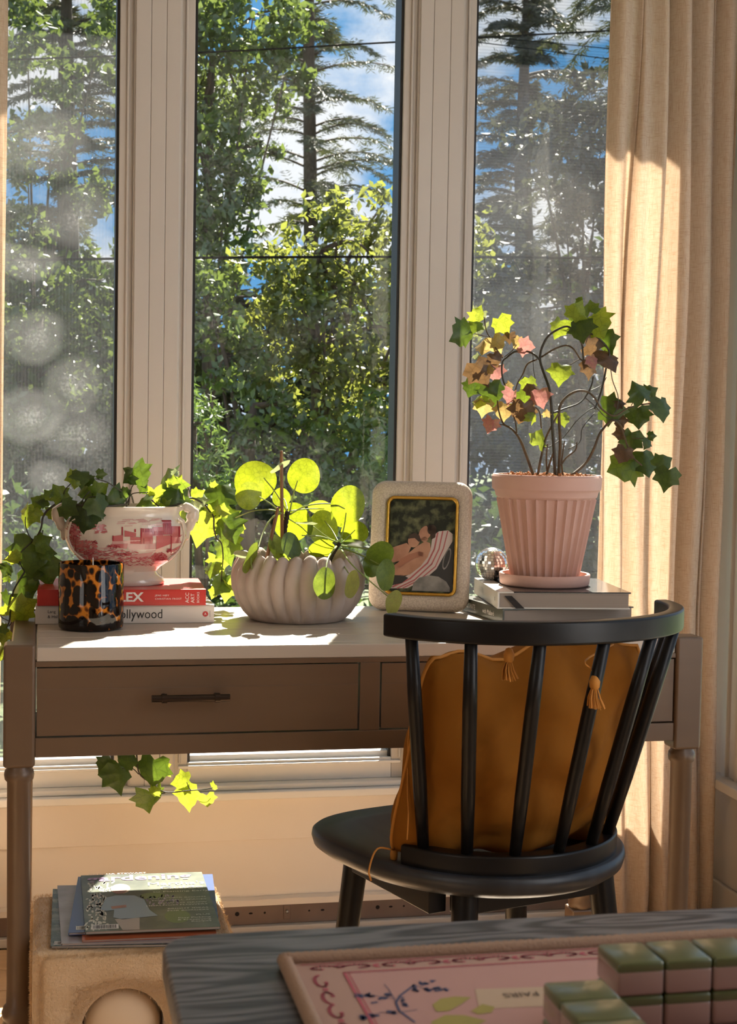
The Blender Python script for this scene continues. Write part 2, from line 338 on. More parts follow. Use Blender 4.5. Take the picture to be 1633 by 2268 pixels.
# right-hand wall with its own window casing
XR_ = 1.24
wr = MB().box(XR_, XR_+.12, 2.25, 2.59, 0, 2.45).box(XR_, XR_+.12, -1.4, 2.25, 0, .345).box(XR_, XR_+.12, -1.4, 2.25, 2.3, 2.45).box(XR_, XR_+.12, -3.1, -1.4, 0, 2.45)
struct(wr.build('wall_right', WHITE))
w4 = sempty('window_4', (XR_, 1.0, .345))
for b in ((XR_-.007, XR_+.01, 2.25, 2.33, .345, 2.36), (XR_-.007, XR_+.01, -1.48, -1.4, .345, 2.36), (XR_-.007, XR_+.01, -1.48, 2.33, 2.3, 2.38)): box('casing', WHITE, w4, b, .003)
for b in ((XR_-.015, XR_, 2.31, 2.335, .345, 2.38), (XR_-.013, XR_, 2.255, 2.27, .345, 2.3)): box('casing_bead', WHITE, w4, b, .003)
for b in ((XR_+.02, XR_+.07, 2.20, 2.25, .345, 2.3), (XR_+.02, XR_+.07, 1.02, 1.10, .345, 2.3), (XR_+.02, XR_+.07, -.20, -.12, .345, 2.3), (XR_+.02, XR_+.07, -1.4, -1.35, .345, 2.3), (XR_+.02, XR_+.07, -1.4, 2.20, .345, .42), (XR_+.02, XR_+.07, -1.4, 2.20, 2.24, 2.3)): box('sash_rail', WHITE, w4, b, .003)
for a, b in ((1.10, 2.20), (-.12, 1.02), (-1.35, -.20)): box('pane', g_c, w4, (XR_+.045, XR_+.049, a, b, .42, 2.24))
struct(MB().box(XR_-.045, XR_+.01, -1.5, 2.36, .325, .347).build('trim_6', WHITE, bevel=.003))
struct(MB().box(XR_-.012, XR_, -3.0, 2.425, 0, .10).build('baseboard_right', WHITE, bevel=.003))
w5 = sempty('window_5', (-2.3, -1.3, .8))  # made-up casing around the added fill lamp; the wall has no opening
for b in ((-2.3, -2.282, -2.18, -2.10, .72, 2.28), (-2.3, -2.282, -.50, -.42, .72, 2.28), (-2.3, -2.282, -2.10, -.50, 2.20, 2.28), (-2.3, -2.282, -2.10, -.50, .72, .80)): box('casing', WHITE, w5, b, .003)
box('pane', mat('fill_lamp_backing', (.75, .8, .85), .1), w5, (-2.299, -2.293, -2.10, -.50, .80, 2.20))  # opaque pale sheet on the wall, part of the made-up window
# exterior roof overhang that shades the top of the glass
struct(MB().box(-3.2, 2.6, 2.59, 2.97, 2.42, 2.51).build('trim_7', mat('soffit_paint', (.5, .48, .45), .6)))
# bare mounting strip of the baseboard heater along the wall
METAL = mat('dull_brown_metal', (.20, .15, .13), .45, metal=.5, col2=(.25, .19, .165), nscale=8)
hs = thing('heater_rail', (.4, YW-.01, .02), 'perforated brown metal heater rail along the foot of the window wall', 'heater rail')
box('rail', METAL, hs, (-.36, .96, YW-.009, YW-.001, .0205, .066), .001)
bd = MB(); n = 60
xs = [-.36+i*(1.32)/n for i in range(n+1)]
v = []; random.seed(3)
for x in xs:
    j = random.uniform(0, .0025); v += [(x, YW-.022, .066), (x, YW-.022, .078+j), (x, YW-.001, .080+j), (x, YW-.001, .066)]
bd.add(v, [(i*4+a, (i+1)*4+a, (i+1)*4+b, i*4+b) for i in range(n) for a, b in ((0, 1), (1, 2), (3, 0))])
o = bd.build('board_edge', WALLC, hs)
HOLE = mat('dark_hole', (.015, .012, .012), .9); STEEL = mat('screw_steel', (.55, .53, .5), .3, metal=1)
for i, (x, r, e) in enumerate([(.045, .0048, 1), (.075, .0022, 2), (.106, .0026, 1), (.205, .0022, 1), (.235, .0022, 2), (.30, .0026, 1), (.36, .0046, 1), (.39, .0022, 2), (.42, .0024, 1), (.455, .0022, 1), (.49, .003, 1.6), (.53, .0022, 1), (.585, .0026, 2), (.62, .0045, 1), (.655, .0022, 1), (.70, .0024, 1), (.745, .0024, 1), (.0, .0024, 1), (-.06, .004, 1), (-.12, .0024, 1.5)]):
    x += .104
    MB().add([(x+r*e*math.cos(t), YW-.0094, .046+r*math.sin(t)) for t in [2*PI*j/12 for j in range(12)]], [tuple(range(12))]).build('hole', HOLE, hs)
br = box('bracket', METAL, hs, (.252, .267, YW-.012, YW-.009, .03, .062), .001)
MB().tube([(.259, YW-.011, .047), (.259, YW-.016, .047)], [.004, .003], 12).build('screw', STEEL, br, smooth=True)

# ================================================================== THE GARDEN
GRASS = mat('lawn', (.05, .09, .02), .9, col2=(.09, .12, .03), nscale=3, bump=.5, bscale=40)
struct(MB().box(-30, 30, 2.6, 60, -.9, -.7).build('ground', GRASS))
struct(MB().box(1.4, 30, -30, 2.6, -.9, -.7).build('side_ground', mat('neutral_grey_ground', (.20, .19, .185), .9, col2=(.26, .245, .235), nscale=4)))  # unseen side ground, made grey so that light bounced indoors stays neutral
BARK = mat('bark', (.045, .032, .024), .9, col2=(.10, .07, .05), nscale=14, stretch=(1, 1, .25), bump=.6, bscale=20, bdist=.02)
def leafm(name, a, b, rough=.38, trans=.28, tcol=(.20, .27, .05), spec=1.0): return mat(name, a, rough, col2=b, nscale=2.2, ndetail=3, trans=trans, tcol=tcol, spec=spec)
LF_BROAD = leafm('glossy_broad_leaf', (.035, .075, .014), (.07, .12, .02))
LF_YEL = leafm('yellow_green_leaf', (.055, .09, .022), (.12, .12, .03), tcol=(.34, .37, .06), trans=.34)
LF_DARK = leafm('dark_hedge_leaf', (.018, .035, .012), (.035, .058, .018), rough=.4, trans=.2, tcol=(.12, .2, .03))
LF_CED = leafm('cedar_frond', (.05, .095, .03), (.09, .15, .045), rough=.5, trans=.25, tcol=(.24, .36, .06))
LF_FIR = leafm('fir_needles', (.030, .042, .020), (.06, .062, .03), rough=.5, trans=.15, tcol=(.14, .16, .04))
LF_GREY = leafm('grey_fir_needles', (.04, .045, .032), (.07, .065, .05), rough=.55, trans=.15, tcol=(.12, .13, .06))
def unit(n):
    v = rng.normal(size=(n, 3)); return v/np.linalg.norm(v, axis=1, keepdims=True)
def blades(n, s, asp=.55, flat=0.0):
    a = unit(n); a[:, 2] *= (1-flat); a /= np.linalg.norm(a, axis=1, keepdims=True)
    b = unit(n); b -= a*(a*b).sum(1, keepdims=True); b /= np.linalg.norm(b, axis=1, keepdims=True)
    k = s*rng.uniform(.6, 1.25, (n, 1)); return b*k*asp, a*k
def crown(blobs, per, s, spread=.5):              # blobs: (centre, radius); leaves gather in clumps on each blob
    out = []
    for c, r in blobs:
        n = int(per*r*r); k = max(4, n//26)
        cl = unit(k)*rng.uniform(.15, 1, (k, 1))**.45*r + np.array(c)
        i = rng.integers(0, k, n); out.append(cl[i] + rng.normal(size=(n, 3))*r*.13*spread*2)
    return np.concatenate(out)
def limbs(trunk, tips, r0):
    b = MB().tube(trunk, list(np.linspace(r0, r0*.45, len(trunk))), 8)
    for i, t in enumerate(tips):
        a = Vector(trunk[1 + i % (len(trunk)-1)]); t = Vector(t); m = a.lerp(t, .5) + Vector((0, 0, .12))
        b.tube(smooth_path([a, m, t], 4), list(np.linspace(r0*.4, r0*.1, 9)), 5)
    return b
def broad(name, label, base, blobs, per, s, m, asp=.55, r0=.05, group='trees and shrubs in the garden'):
    t = thing(name, base, label, 'tree' if 'tree' in name else 'shrub', group)
    c = crown(blobs, per, s); ux, uy = blades(len(c), s, asp)
    stuff(quads('foliage', c, ux, uy, m, t))
    top = Vector(blobs[0][0]); base = Vector(base); tr = [base, base.lerp(top, .4)+Vector((.05, 0, 0)), base.lerp(top, .8), top]
    limbs(tr, [b[0] for b in blobs[1:]], r0).build('trunk', BARK, t, smooth=True); return t
def B(px, py, Y, rpx): p = PO(px, py, Y); return (tuple(p), SZ_AT(rpx, p))
def gz(px, Y): p = PO(px, 1100, Y); return (p.x, p.y, -.7)
broad('broadleaf_tree', 'glossy-leaved tree filling the upper left of the middle pane', gz(430, 7.0),
      [B(470, 130, 7, 150), B(560, 40, 7, 120), B(430, 330, 7, 170), B(540, 250, 7.2, 100), B(630, 170, 7.1, 60), B(590, 330, 7.2, 45), B(420, 520, 6.8, 140), B(500, 420, 6.9, 90), B(360, 40, 7, 150), B(640, 20, 7.2, 80)], 5200, .042, LF_BROAD)
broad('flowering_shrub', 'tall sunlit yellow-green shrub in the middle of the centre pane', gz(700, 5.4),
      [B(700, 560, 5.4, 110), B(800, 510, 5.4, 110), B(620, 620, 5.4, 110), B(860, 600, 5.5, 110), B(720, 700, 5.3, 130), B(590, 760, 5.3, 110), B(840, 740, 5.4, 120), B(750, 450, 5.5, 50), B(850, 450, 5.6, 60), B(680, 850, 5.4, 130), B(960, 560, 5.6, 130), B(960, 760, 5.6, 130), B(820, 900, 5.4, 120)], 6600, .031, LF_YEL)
broad('laurel_shrub', 'dark glossy shrub low behind the money plant leaves', gz(520, 5.0),
      [B(560, 900, 5.0, 120), B(480, 760, 5.2, 110), B(450, 640, 5.4, 100), B(700, 1000, 5.0, 130), B(820, 1000, 5.0, 120)], 6000, .032, LF_BROAD)
broad('cedar_shrub', 'feathery pale green cedar at the lower left of the centre pane', gz(440, 4.6),
      [B(430, 940, 4.6, 90), B(470, 890, 4.6, 50), B(400, 1040, 4.5, 110), B(470, 1060, 4.5, 80)], 9000, .030, LF_CED, asp=.22, r0=.03)
broad('cedar_shrub', 'green cedar at the lower right edge of the centre pane', gz(890, 4.8),
      [B(880, 960, 4.8, 70), B(910, 880, 4.8, 60), B(900, 1040, 4.7, 90)], 9000, .030, LF_CED, asp=.22, r0=.03)
hb = [B(x, y, 9.0, 190) for x in range(-250, 1900, 150) for y in (760, 930, 1100, 1260)] + [B(x, 640, 9.2, 110) for x in range(-200, 1900, 130)]
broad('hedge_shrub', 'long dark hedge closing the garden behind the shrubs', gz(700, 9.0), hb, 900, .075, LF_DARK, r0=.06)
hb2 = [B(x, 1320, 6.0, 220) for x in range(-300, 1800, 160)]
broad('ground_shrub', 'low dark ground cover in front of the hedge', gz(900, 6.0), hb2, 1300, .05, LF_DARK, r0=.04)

def conifer(name, label, px, Y, ytop, ybase, wtop, wbase, m, seed, droop=.18, nb=64, needle=.10, gap=1.0, rpx=15, skip=.28):
    r_ = random.Random(seed); b0 = PO(px, ybase, Y); top = PO(px+r_.uniform(-8, 8), ytop, Y)
    r0 = SZ_AT(rpx, b0); Y = b0.y; MPX = SZ_AT(1.0, b0)
    t = thing(name, (b0.x, Y, -.7), label, 'tree', 'trees and shrubs in the garden')
    H = top.z + .7; tk = MB().tube([(b0.x, Y, -.7), (b0.x+.02, Y, H*.35-.7), (top.x, Y, H*.7-.7), (top.x, Y, H-.7)], [r0*1.25, r0*1.05, r0*.75, r0*.12], 12)
    tk.build('trunk', BARK, t, smooth=True); bm = MB(); C, A, Bv = [], [], []
    for i in range(nb):
        f = i/nb; z = b0.z + (top.z-b0.z)*f + r_.uniform(-.05, .05); L = (wbase*(1-f)+wtop*f)*MPX*r_.uniform(.55, 1.1)*gap
        a = r_.uniform(0, 2*PI); d = Vector((math.cos(a), math.sin(a)*.7, 0))
        pts = [Vector((top.x*f+b0.x*(1-f), Y, z)) + d*L*u + Vector((0, 0, .16*L*math.sin(u*2.2)-droop*L*u*u)) for u in (0, .25, .5, .75, 1)]
        sp = smooth_path(pts, 6); bm.tube(sp, list(np.linspace(r0*.17, r0*.03, len(sp))), 4, cap=False)
        for k in range(3, len(sp)):
            dv = (sp[k]-sp[k-1]).normalized(); side = dv.cross(Vector((0, 0, 1)))
            for sgn in (-1, 1):
                if r_.random() < skip: continue
                tw = (dv*.6 + side*sgn*r_.uniform(.4, 1) + Vector((0, 0, r_.uniform(-.45, .25)))).normalized(); tl = L*.15*r_.uniform(.5, 1.3)*(1.25-k/len(sp)*.6)
                n = 6
                for q in range(n):
                    p = sp[k] + tw*tl*(q+.5)/n
                    for s2 in (-1, 1):
                        nd = (tw*.55 + tw.cross(Vector((0, 0, 1)))*s2*.7 + Vector((r_.uniform(-.4, .4), r_.uniform(-.4, .4), r_.uniform(-.5, .2)))).normalized()
                        C.append(p + nd*needle*.5); A.append(nd*needle*.55); Bv.append(Vector((-nd.z, r_.uniform(-.5, .5), nd.x)).normalized()*needle*.06)
    bm.build('branches', BARK, t, smooth=True)
    stuff(quads('needles', np.array(C), np.array(Bv), np.array(A), m, t)); return t
conifer('fir_tree', 'tall fir with a straight dark trunk beyond the centre pane', 690, 12.0, -420, 520, 150, 270, LF_FIR, 5, nb=84, needle=.085, rpx=17, skip=.25)
conifer('fir_tree', 'dark fir seen through the left insect screen', 150, 10.0, -250, 980, 150, 230, LF_FIR, 11, nb=150, needle=.085, rpx=26)
conifer('fir_tree', 'greyish fir seen through the right insect screen', 1160, 10.5, -80, 1000, 130, 260, LF_GREY, 23, nb=150, needle=.085, rpx=24)
conifer('spruce_tree', 'drooping spruce at the upper right of the right pane', 1420, 8.0, -500, 420, 180, 300, LF_FIR, 31, nb=110, needle=.065, droop=.5, rpx=14)
broad('broadleaf_tree', 'broadleaf tree low behind the left insect screen', gz(60, 8.0), [B(90, 700, 8, 130), B(20, 520, 8, 110), B(200, 800, 8, 140), B(40, 900, 8, 140), B(60, 330, 8.2, 90), B(190, 420, 8.2, 80), B(215, 120, 8.4, 80), B(60, 60, 8.4, 110), B(120, 230, 8.4, 70), B(230, 620, 8.2, 80)], 3600, .05, LF_BROAD)
broad('broadleaf_tree', 'greyish broadleaf tree behind the topiary pot', gz(1290, 7.5), [B(1280, 800, 7.5, 150), B(1120, 700, 7.5, 110), B(1340, 640, 7.6, 110), B(1120, 880, 7.5, 130), B(1250, 420, 7.8, 120), B(1330, 330, 7.8, 110), B(1180, 300, 8.0, 80), B(1290, 220, 8.0, 80), B(1130, 560, 7.8, 90), B(1310, 520, 7.8, 90)], 3600, .045, LF_GREY)
# overhead cables
CAB = mat('cable_black', (.008, .008, .009), .9, spec=.0)
def cable(label, pts, r):
    o = MB().tube(smooth_path(pts, 8), r, 6).build('power_cable', CAB, None, smooth=True); tag(o, label, 'cable', 'overhead cables')
cable('upper black cable crossing the top of the centre pane', [PO(-200, 140, 6.4), PO(430, 117, 6.2), PO(900, 92, 6.0), PO(1500, 60, 5.8)], .006)
cable('lower black cable crossing the middle of the centre pane', [PO(-100, 578, 4.4), PO(440, 571, 4.4), PO(890, 569, 4.4), PO(1400, 572, 4.4)], .0065)
cable('upper thin cable in the corner of the right pane', [PO(900, 66, 7.5), PO(1080, 82, 7.5), PO(1500, 122, 7.5)], .004)
cable('lower thin cable in the corner of the right pane', [PO(900, 72, 7.7), PO(1080, 96, 7.7), PO(1500, 150, 7.7)], .004)

# ================================================================== DESK
XL, XR, YD, ZT = -.331, .839, 1.592, .76; YB = 2.125; PW = .049
DESK = mat('greige_desk_paint_shaded', (.15, .092, .054), .38, col2=(.137, .083, .049), nscale=2.5, stretch=(1, 6, 6), bump=.05, bscale=35, bdist=.001)  # same greige as the top, with the front's shade put into the colour
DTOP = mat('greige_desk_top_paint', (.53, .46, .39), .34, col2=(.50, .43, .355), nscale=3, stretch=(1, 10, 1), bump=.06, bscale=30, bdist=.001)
BRONZE = mat('dark_bronze', (.045, .032, .026), .32, metal=.8)
desk = thing('writing_desk', ((XL+XR)/2, (YD+YB)/2, 0), 'greige painted writing desk with turned legs and drawers in front of the window', 'desk')
nP = 7; yy = YD+.004
for i in range(nP):
    w_ = (YB-.004-yy)/(nP-i) if i else .034
    box('top_plank', DTOP, desk, (XL+PW+.0015, XR-PW-.0015, yy+.0005, yy+w_-.0006, ZT-.022, ZT), .0018); yy += w_
for (a, b) in ((XL+.010, XL+PW), (XR-PW, XR-.010)):
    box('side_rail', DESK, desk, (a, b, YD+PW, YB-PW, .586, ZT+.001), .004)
box('top_rail', DESK, desk, (XL+PW, XR-PW, YD+.0045, YD+.03, .7295, ZT-.022), .0008)
box('bottom_rail', DESK, desk, (XL+PW, XR-PW, YD+.0045, YD+.03, .586, .617), .0012)
box('divider', DESK, desk, (.2385, .272, YD+.0045, YD+.03, .617, .7295), .0008)
box('back_rail', DESK, desk, (XL+PW, XR-PW, YB-.028, YB-.006, .722, ZT-.022), .001)
box('underside', DESK, desk, (XL+PW, XR-PW, YD+.03, 1.88, .60, .606))
prof = [(.0, 0), (.019, 0), (.0195, .03), (.0185, .058), (.0175, .30), (.0188, .545), (.0225, .549), (.0235, .556), (.0225, .563), (.0195, .566), (.0195, .575), (0, .575)]
foot = [(.0, 0), (.0155, 0), (.018, .04), (.0205, .09), (.0205, .135), (.0245, .141), (.0255, .152), (.0225, .160), (.0245, .164), (.0255, .174), (.0225, .183), (.0185, .187), (.0178, .22), (.0178, .30), (.0188, .545), (.0225, .549), (.0235, .556), (.0225, .563), (.0195, .566), (.0195, .575), (0, .575)]
for (x, y) in ((XL+PW/2, YD+PW/2), (XR-PW/2, YD+PW/2), (XL+PW/2, YB-PW/2), (XR-PW/2, YB-PW/2)):
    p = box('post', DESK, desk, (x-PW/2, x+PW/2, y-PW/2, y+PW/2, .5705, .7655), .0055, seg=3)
    MB().lathe(foot, 28, (x, y, 0)).build('leg', DESK, desk, smooth=True, angle=R(50))
    box('foot_block', DESK, desk, (x-.0255, x+.0255, y-.0255, y+.0255, .094, .138), .004)
for i, (a, b) in enumerate(((XL+PW+.0012, .2365), (.274, XR-PW-.0012))):
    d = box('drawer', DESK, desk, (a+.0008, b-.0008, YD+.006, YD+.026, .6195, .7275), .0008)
    box('drawer_groove', mat('groove_shadow_line', (.16, .11, .08), .6), d, (a+.001, b-.001, YD+.0056, YD+.0066, .6935, .6941))
    cx = (a+b)/2 + (-.018 if i == 0 else 0); hz = .680
    h = MB().tube([(cx-.062, YD-.018, hz), (cx+.062, YD-.018, hz)], .0055, 14).build('handle', BRONZE, d, smooth=True, angle=R(50))
    for s in (-1, 1):
        MB().tube([(cx+s*.042, YD+.006, hz), (cx+s*.042, YD-.018, hz)], .0042, 12).tube([(cx+s*.042-.004, YD-.018, hz), (cx+s*.042+.004, YD-.018, hz)], .0075, 14).build('handle_post', BRONZE, d, smooth=True, angle=R(50))

# ================================================================== CHAIR (own axes: +y is where it faces, origin on the floor)
BLK = mat('black_stained_wood', (.0045, .004, .0042), .34, col2=(.007, .006, .006), nscale=3, stretch=(1, 12, 12), spec=.25)
BLKS = mat('black_stained_seat', (.010, .011, .014), .40, col2=(.022, .024, .030), nscale=3, stretch=(12, 1, 1), spec=.45)
chair = thing('spindle_chair', (.404, 1.488, 0), 'black spindle-back chair turned slightly at the desk', 'chair', rz=R(17))
HW, FR, BK, SZ = .229, .215, .26, .47
def seat_pt(t, k=1.0):
    if t >= PI: return (HW*math.cos(t)*k, BK*math.sin(t)*k)
    c, s = math.cos(t), math.sin(t); e = 2/3.2
    return (HW*math.copysign(abs(c)**e, c)*(1+.06*abs(s)**.5)*k, FR*abs(s)**e*k)
n = 96; b = MB(); rings = [(.93, SZ-.034), (.985, SZ-.024), (1.0, SZ-.012), (.995, SZ-.004), (.975, SZ), (.8, SZ-.004), (.5, SZ-.008), (.2, SZ-.009)]
v = [(seat_pt(2*PI*i/n, k)[0], seat_pt(2*PI*i/n, k)[1], z) for k, z in rings for i in range(n)]
b.add(v, [(j*n+i, j*n+(i+1) % n, (j+1)*n+(i+1) % n, (j+1)*n+i) for j in range(len(rings)-1) for i in range(n)] + [tuple(range(n-1, -1, -1)), tuple((len(rings)-1)*n+i for i in range(n))])
b.build('seat', BLKS, chair, smooth=True, local=True)
def arc_band(w, d, yb, z0, z1, th, span, nn=40, rise=0):
    bb = MB(); vs = []
    for i in range(nn+1):
        t = -1 + 2*i/nn; a = t*PI/2*span; s0 = math.sin(PI/2*span)
        c = Vector((w*math.sin(a)/s0, yb + d*(1-math.cos(a))/(1-math.cos(PI/2*span)), 0)); tg = Vector((w*math.cos(a)/s0, d*math.sin(a)/(1-math.cos(PI/2*span)), 0)).normalized(); nr = Vector((tg.y, -tg.x, 0))
        rz_ = rise*t*t
        for (q, z) in ((-th/2, z0), (th/2, z0), (th/2, z1), (-th/2, z1)): vs.append(c + nr*q + Vector((0, 0, z+rz_)))
    bb.add(vs, [(i*4+j, i*4+(j+1) % 4, (i+1)*4+(j+1) % 4, (i+1)*4+j) for i in range(nn) for j in range(4)] + [(3, 2, 1, 0), tuple(nn*4+j for j in range(4))])
    return bb
def arc_pt(w, d, yb, span, t):
    a = t*PI/2*span; return Vector((w*math.sin(a)/math.sin(PI/2*span), yb + d*(1-math.cos(a))/(1-math.cos(PI/2*span)), 0))
RAIL = (.247, .18, -.328, .90); BOW = (.178, .135, -.230, .84)
fix_normals(arc_band(RAIL[0], RAIL[1], RAIL[2], .818, .851, .024, RAIL[3]).build('crest_rail', BLK, chair, local=True, bevel=.004))
fix_normals(arc_band(BOW[0], BOW[1], BOW[2], SZ-.006, SZ+.028, .03, BOW[3]).build('back_bow', BLK, chair, local=True, bevel=.004))
for t in (-.93, -.62, -.31, 0, .31, .62, .93):
    p0 = arc_pt(*BOW[:3], BOW[3], t*.93) + Vector((0, 0, SZ+.02)); p1 = arc_pt(*RAIL[:3], RAIL[3], t*.92) + Vector((0, 0, .824))
    MB().tube([p0, p0.lerp(p1, .3), p0.lerp(p1, .7), p1], [.0085, .0105, .0105, .009], 14).build('spindle', BLK, chair, smooth=True, local=True)
for (x, y, sx, sy) in ((-.145, .115, -.03, .04), (.165, .115, .035, .04), (-.112, -.155, -.03, -.045), (.135, -.155, .035, -.045)):
    MB().tube([(x, y, SZ-.03), (x+sx*.5, y+sy*.5, SZ*.5), (x+sx, y+sy, 0)], [.0205, .0185, .0135], 18).build('leg', BLK, chair, smooth=True, local=True, angle=R(60))
for nm, b_ in (('apron', (-.15, .15, .085, .115, SZ-.07, SZ-.03)), ('apron', (-.13, .13, -.17, -.14, SZ-.07, SZ-.03)), ('apron', (-.165, -.135, -.14, .10, SZ-.07, SZ-.03)), ('apron', (.135, .165, -.14, .10, SZ-.07, SZ-.03))):
    MB().box(*b_).build(nm, BLK, chair, local=True, bevel=.002)

# ================================================================== CUSHION on the chair
MUS = mat('mustard_cotton', (.22, .078, .008), .85, col2=(.27, .10, .012), nscale=5, bump=.35, bscale=14, bdist=.02, spec=.12, trans=.10, tcol=(.75, .28, .03))
CORD = mat('mustard_cord', (.55, .22, .03), .7, trans=.2, tcol=(.8, .35, .04))
Mch = wm(chair)
cush = thing('throw_cushion', Mch @ Vector((0, -.1, SZ)), 'mustard square cushion with tassels leaning against the chair spindles', 'cushion', rz=R(17))
LEAN = Matrix.Translation(Mch @ Vector((.004, -.115, SZ+.163))) @ Matrix.Rotation(R(17), 4, 'Z') @ Matrix.Rotation(R(15), 4, 'X') @ Matrix.Rotation(R(2), 4, 'Y')
CWX, CWZ, CTH = .207, .176, .090
def cpt(u, v, sgn):                               # u,v in -1..1 over the face
    e = max(0, 1-abs(u)**2.2)*max(0, 1-abs(v)**(2.2 if v > 0 else 5)); th = CTH*e**.62
    pin = 1 - .06*(1-abs(v)**2)*abs(u)**3; pinv = 1 - .07*(1-abs(u)**2)*abs(v)**3
    wr_ = .006*math.sin(7*u+4*v+sgn) * e**.3 + .004*math.sin(13*v-8*u+2*math.sin(5*u))*e**.3 + .009*math.sin(5*u*v*2+2)*e**.5 + .012*math.sin(9*u+1)*max(0, v-.4)**2
    rc = 1 - .10*(abs(u)*abs(v))**5; x, z = u*CWX*pin*rc, v*CWZ*pinv*rc
    if v > 0: z += v**3*(.006*math.sin(5.5*u+.4) + .005*math.sin(11*u+2) - .008*(1-u*u))
    if v < -.6: z += .004*math.sin(14*u)
    return LEAN @ Vector((x, sgn*th + wr_*sgn, z + .012*math.sin(2.4*u+.5)*(v > 0)*v))
b = MB(); NU = 44
for sgn in (-1, 1):
    b.grid(lambda i, j: cpt(-1+2*i, -1+2*j, sgn), NU, NU)
co = b.build('cover', MUS, cush, smooth=True)
bm = bmesh.new(); bm.from_mesh(co.data); bmesh.ops.remove_doubles(bm, verts=bm.verts, dist=.0008); bmesh.ops.recalc_face_normals(bm, faces=bm.faces); bm.to_mesh(co.data); bm.free()
co.data.polygons.foreach_set('use_smooth', [True]*len(co.data.polygons))
edge = [(-1, -1+2*i/20) for i in range(20)] + [(-1+2*i/20, 1) for i in range(20)] + [(1, 1-2*i/20) for i in range(20)] + [(1-2*i/20, -1) for i in range(21)]
MB().tube([cpt(u, v, 1) for u, v in edge], .0028, 6).build('piping', CORD, cush, smooth=True)
def tassel(top, length, m=CORD, knot=.008):
    t = Vector(top); r_ = random.Random(int(top[0]*1e4)); b = MB()
    b.lathe([(0, .004), (knot*.6, .002), (knot, -.006), (knot*.9, -.014), (knot*.5, -.018), (0, -.018)], 12, t)
    o = b.build('tassel', m, cush, smooth=True); s = MB()
    for i in range(46):
        a = r_.uniform(0, 2*PI); q = r_.uniform(.2, 1)*knot; l = length*r_.uniform(.85, 1.05)
        s.tube([t+Vector((q*.6*math.cos(a), q*.6*math.sin(a), -.016)), t+Vector((q*1.2*math.cos(a), q*1.2*math.sin(a), -.016-l*.5)), t+Vector((q*1.7*math.cos(a)+.003, q*1.7*math.sin(a), -.016-l))], .0009, 4, cap=False)
    s.build('tassel_threads', m, o)
T1 = P(1318, 1500, 1.185); tassel(T1, .028)
MB().tube(smooth_path([cpt(.62, .98, -1), P(1298, 1462, 1.20), P(1310, 1482, 1.19), T1], 5), .0014, 5).build('tassel_cord', CORD, cush, smooth=True)
T2 = P(1128, 1440, 1.20); tassel(T2, .026)
tassel(cpt(-.99, -.99, 1), .03, knot=.006)
MB().tube(smooth_path([cpt(-1, .35, -1), P(906, 1620, 1.33), P(903, 1740, 1.32), P(905, 1800, 1.31), P(902, 1860, 1.31)], 5), .0011, 5).build('loose_thread', CORD, cush, smooth=True)
MB().tube(smooth_path([cpt(-1, -1, -1), P(836, 1880, 1.30), P(818, 1925, 1.22), P(822, 1950, 1.22)], 5), .0014, 5).build('loose_thread', CORD, cush, smooth=True)

# ================================================================== THINGS ON THE DESK
TOPZ = ZT + .0004
PAPER = mat('page_edges', (.50, .41, .32), .85, col2=(.42, .33, .25), nscale=60, stretch=(.02, .02, 30), lo=.4, hi=.6)
def book(name, label, M, w, d, h, cover, spine_side, group, cov=.0025, page=PAPER, over=.003):
    # local axes: x width, y depth, z height; M places the near left lower corner
    t = thing(name, M.translation, label, 'book', group); t.matrix_basis = M.copy()
    def bx(nm, m, b_, bv=.0006): return MB().box(*b_).build(nm, m, t, local=True, bevel=bv)
    bx('lower_cover', cover, (0, w, 0, d, 0, cov)); bx('upper_cover', cover, (0, w, 0, d, h-cov, h))
    if spine_side == 'front':
        bx('spine', cover, (0, w, 0, .004, .0002, h-.0002), .0012); bx('page_block', page, (over, w-over, .004, d-over, cov, h-cov), 0)
    else:
        bx('spine', cover, (0, .004, 0, d, .0002, h-.0002), .0012); bx('page_block', page, (.004, w-over, over, d-over, cov, h-cov), 0)
    return t
def place(x, y, z, a): return Matrix.Translation((x, y, z)) @ Matrix.Rotation(R(a), 4, 'Z')
GREYC = mat('pale_grey_book_cloth', (.70, .63, .58), .5); REDC = mat('red_book_cover', (.55, .025, .02), .36, coat=.2)
INK = mat('black_print', (.02, .018, .016), .5); WINK = mat('white_print', (.85, .78, .74), .5); RINK = mat('red_print', (.5, .03, .03), .5); GINK = mat('grey_print', (.25, .24, .23), .5)
b1 = book('art_book', 'pale grey book at the bottom of the left stack, under the red book', place(-.284, 1.884, TOPZ, -.6), .313, .215, .032, GREYC, 'front', 'books stacked under the planter')
b2 = book('art_book', 'bright red book lying on the pale grey book, carrying the planter', place(-.281, 1.880, TOPZ+.0324, -1.6), .294, .20, .0285, REDC, 'front', 'books stacked under the planter')
def face_front(M, x, z, y=-.0004): return M @ frame_m((x, y, z), (1, 0, 0), (0, 0, 1))
def face_left(M, y, z, x=-.0004): return M @ frame_m((x, y, z), (0, -1, 0), (0, 0, 1))
m1, m2 = wm(b1), wm(b2)
text('Hollywood', .0235, INK, b1, face_front(m1, .131, .016), 'title_lettering', squeeze=.86)
text('Lang', .0075, INK, b1, face_front(m1, .021, .0215), 'author_lettering'); text('& Hal', .0075, INK, b1, face_front(m1, .021, .0125), 'author_lettering')
shape('publisher_mark', [ell(.297, .016, .0050, .0050)], RINK, b1, m1 @ frame_m((0, -.0003, 0), (1, 0, 0), (0, 0, 1)))
text('A', .006, WINK, b1, face_front(m1, .2949, .016, -.0011), 'publisher_mark')
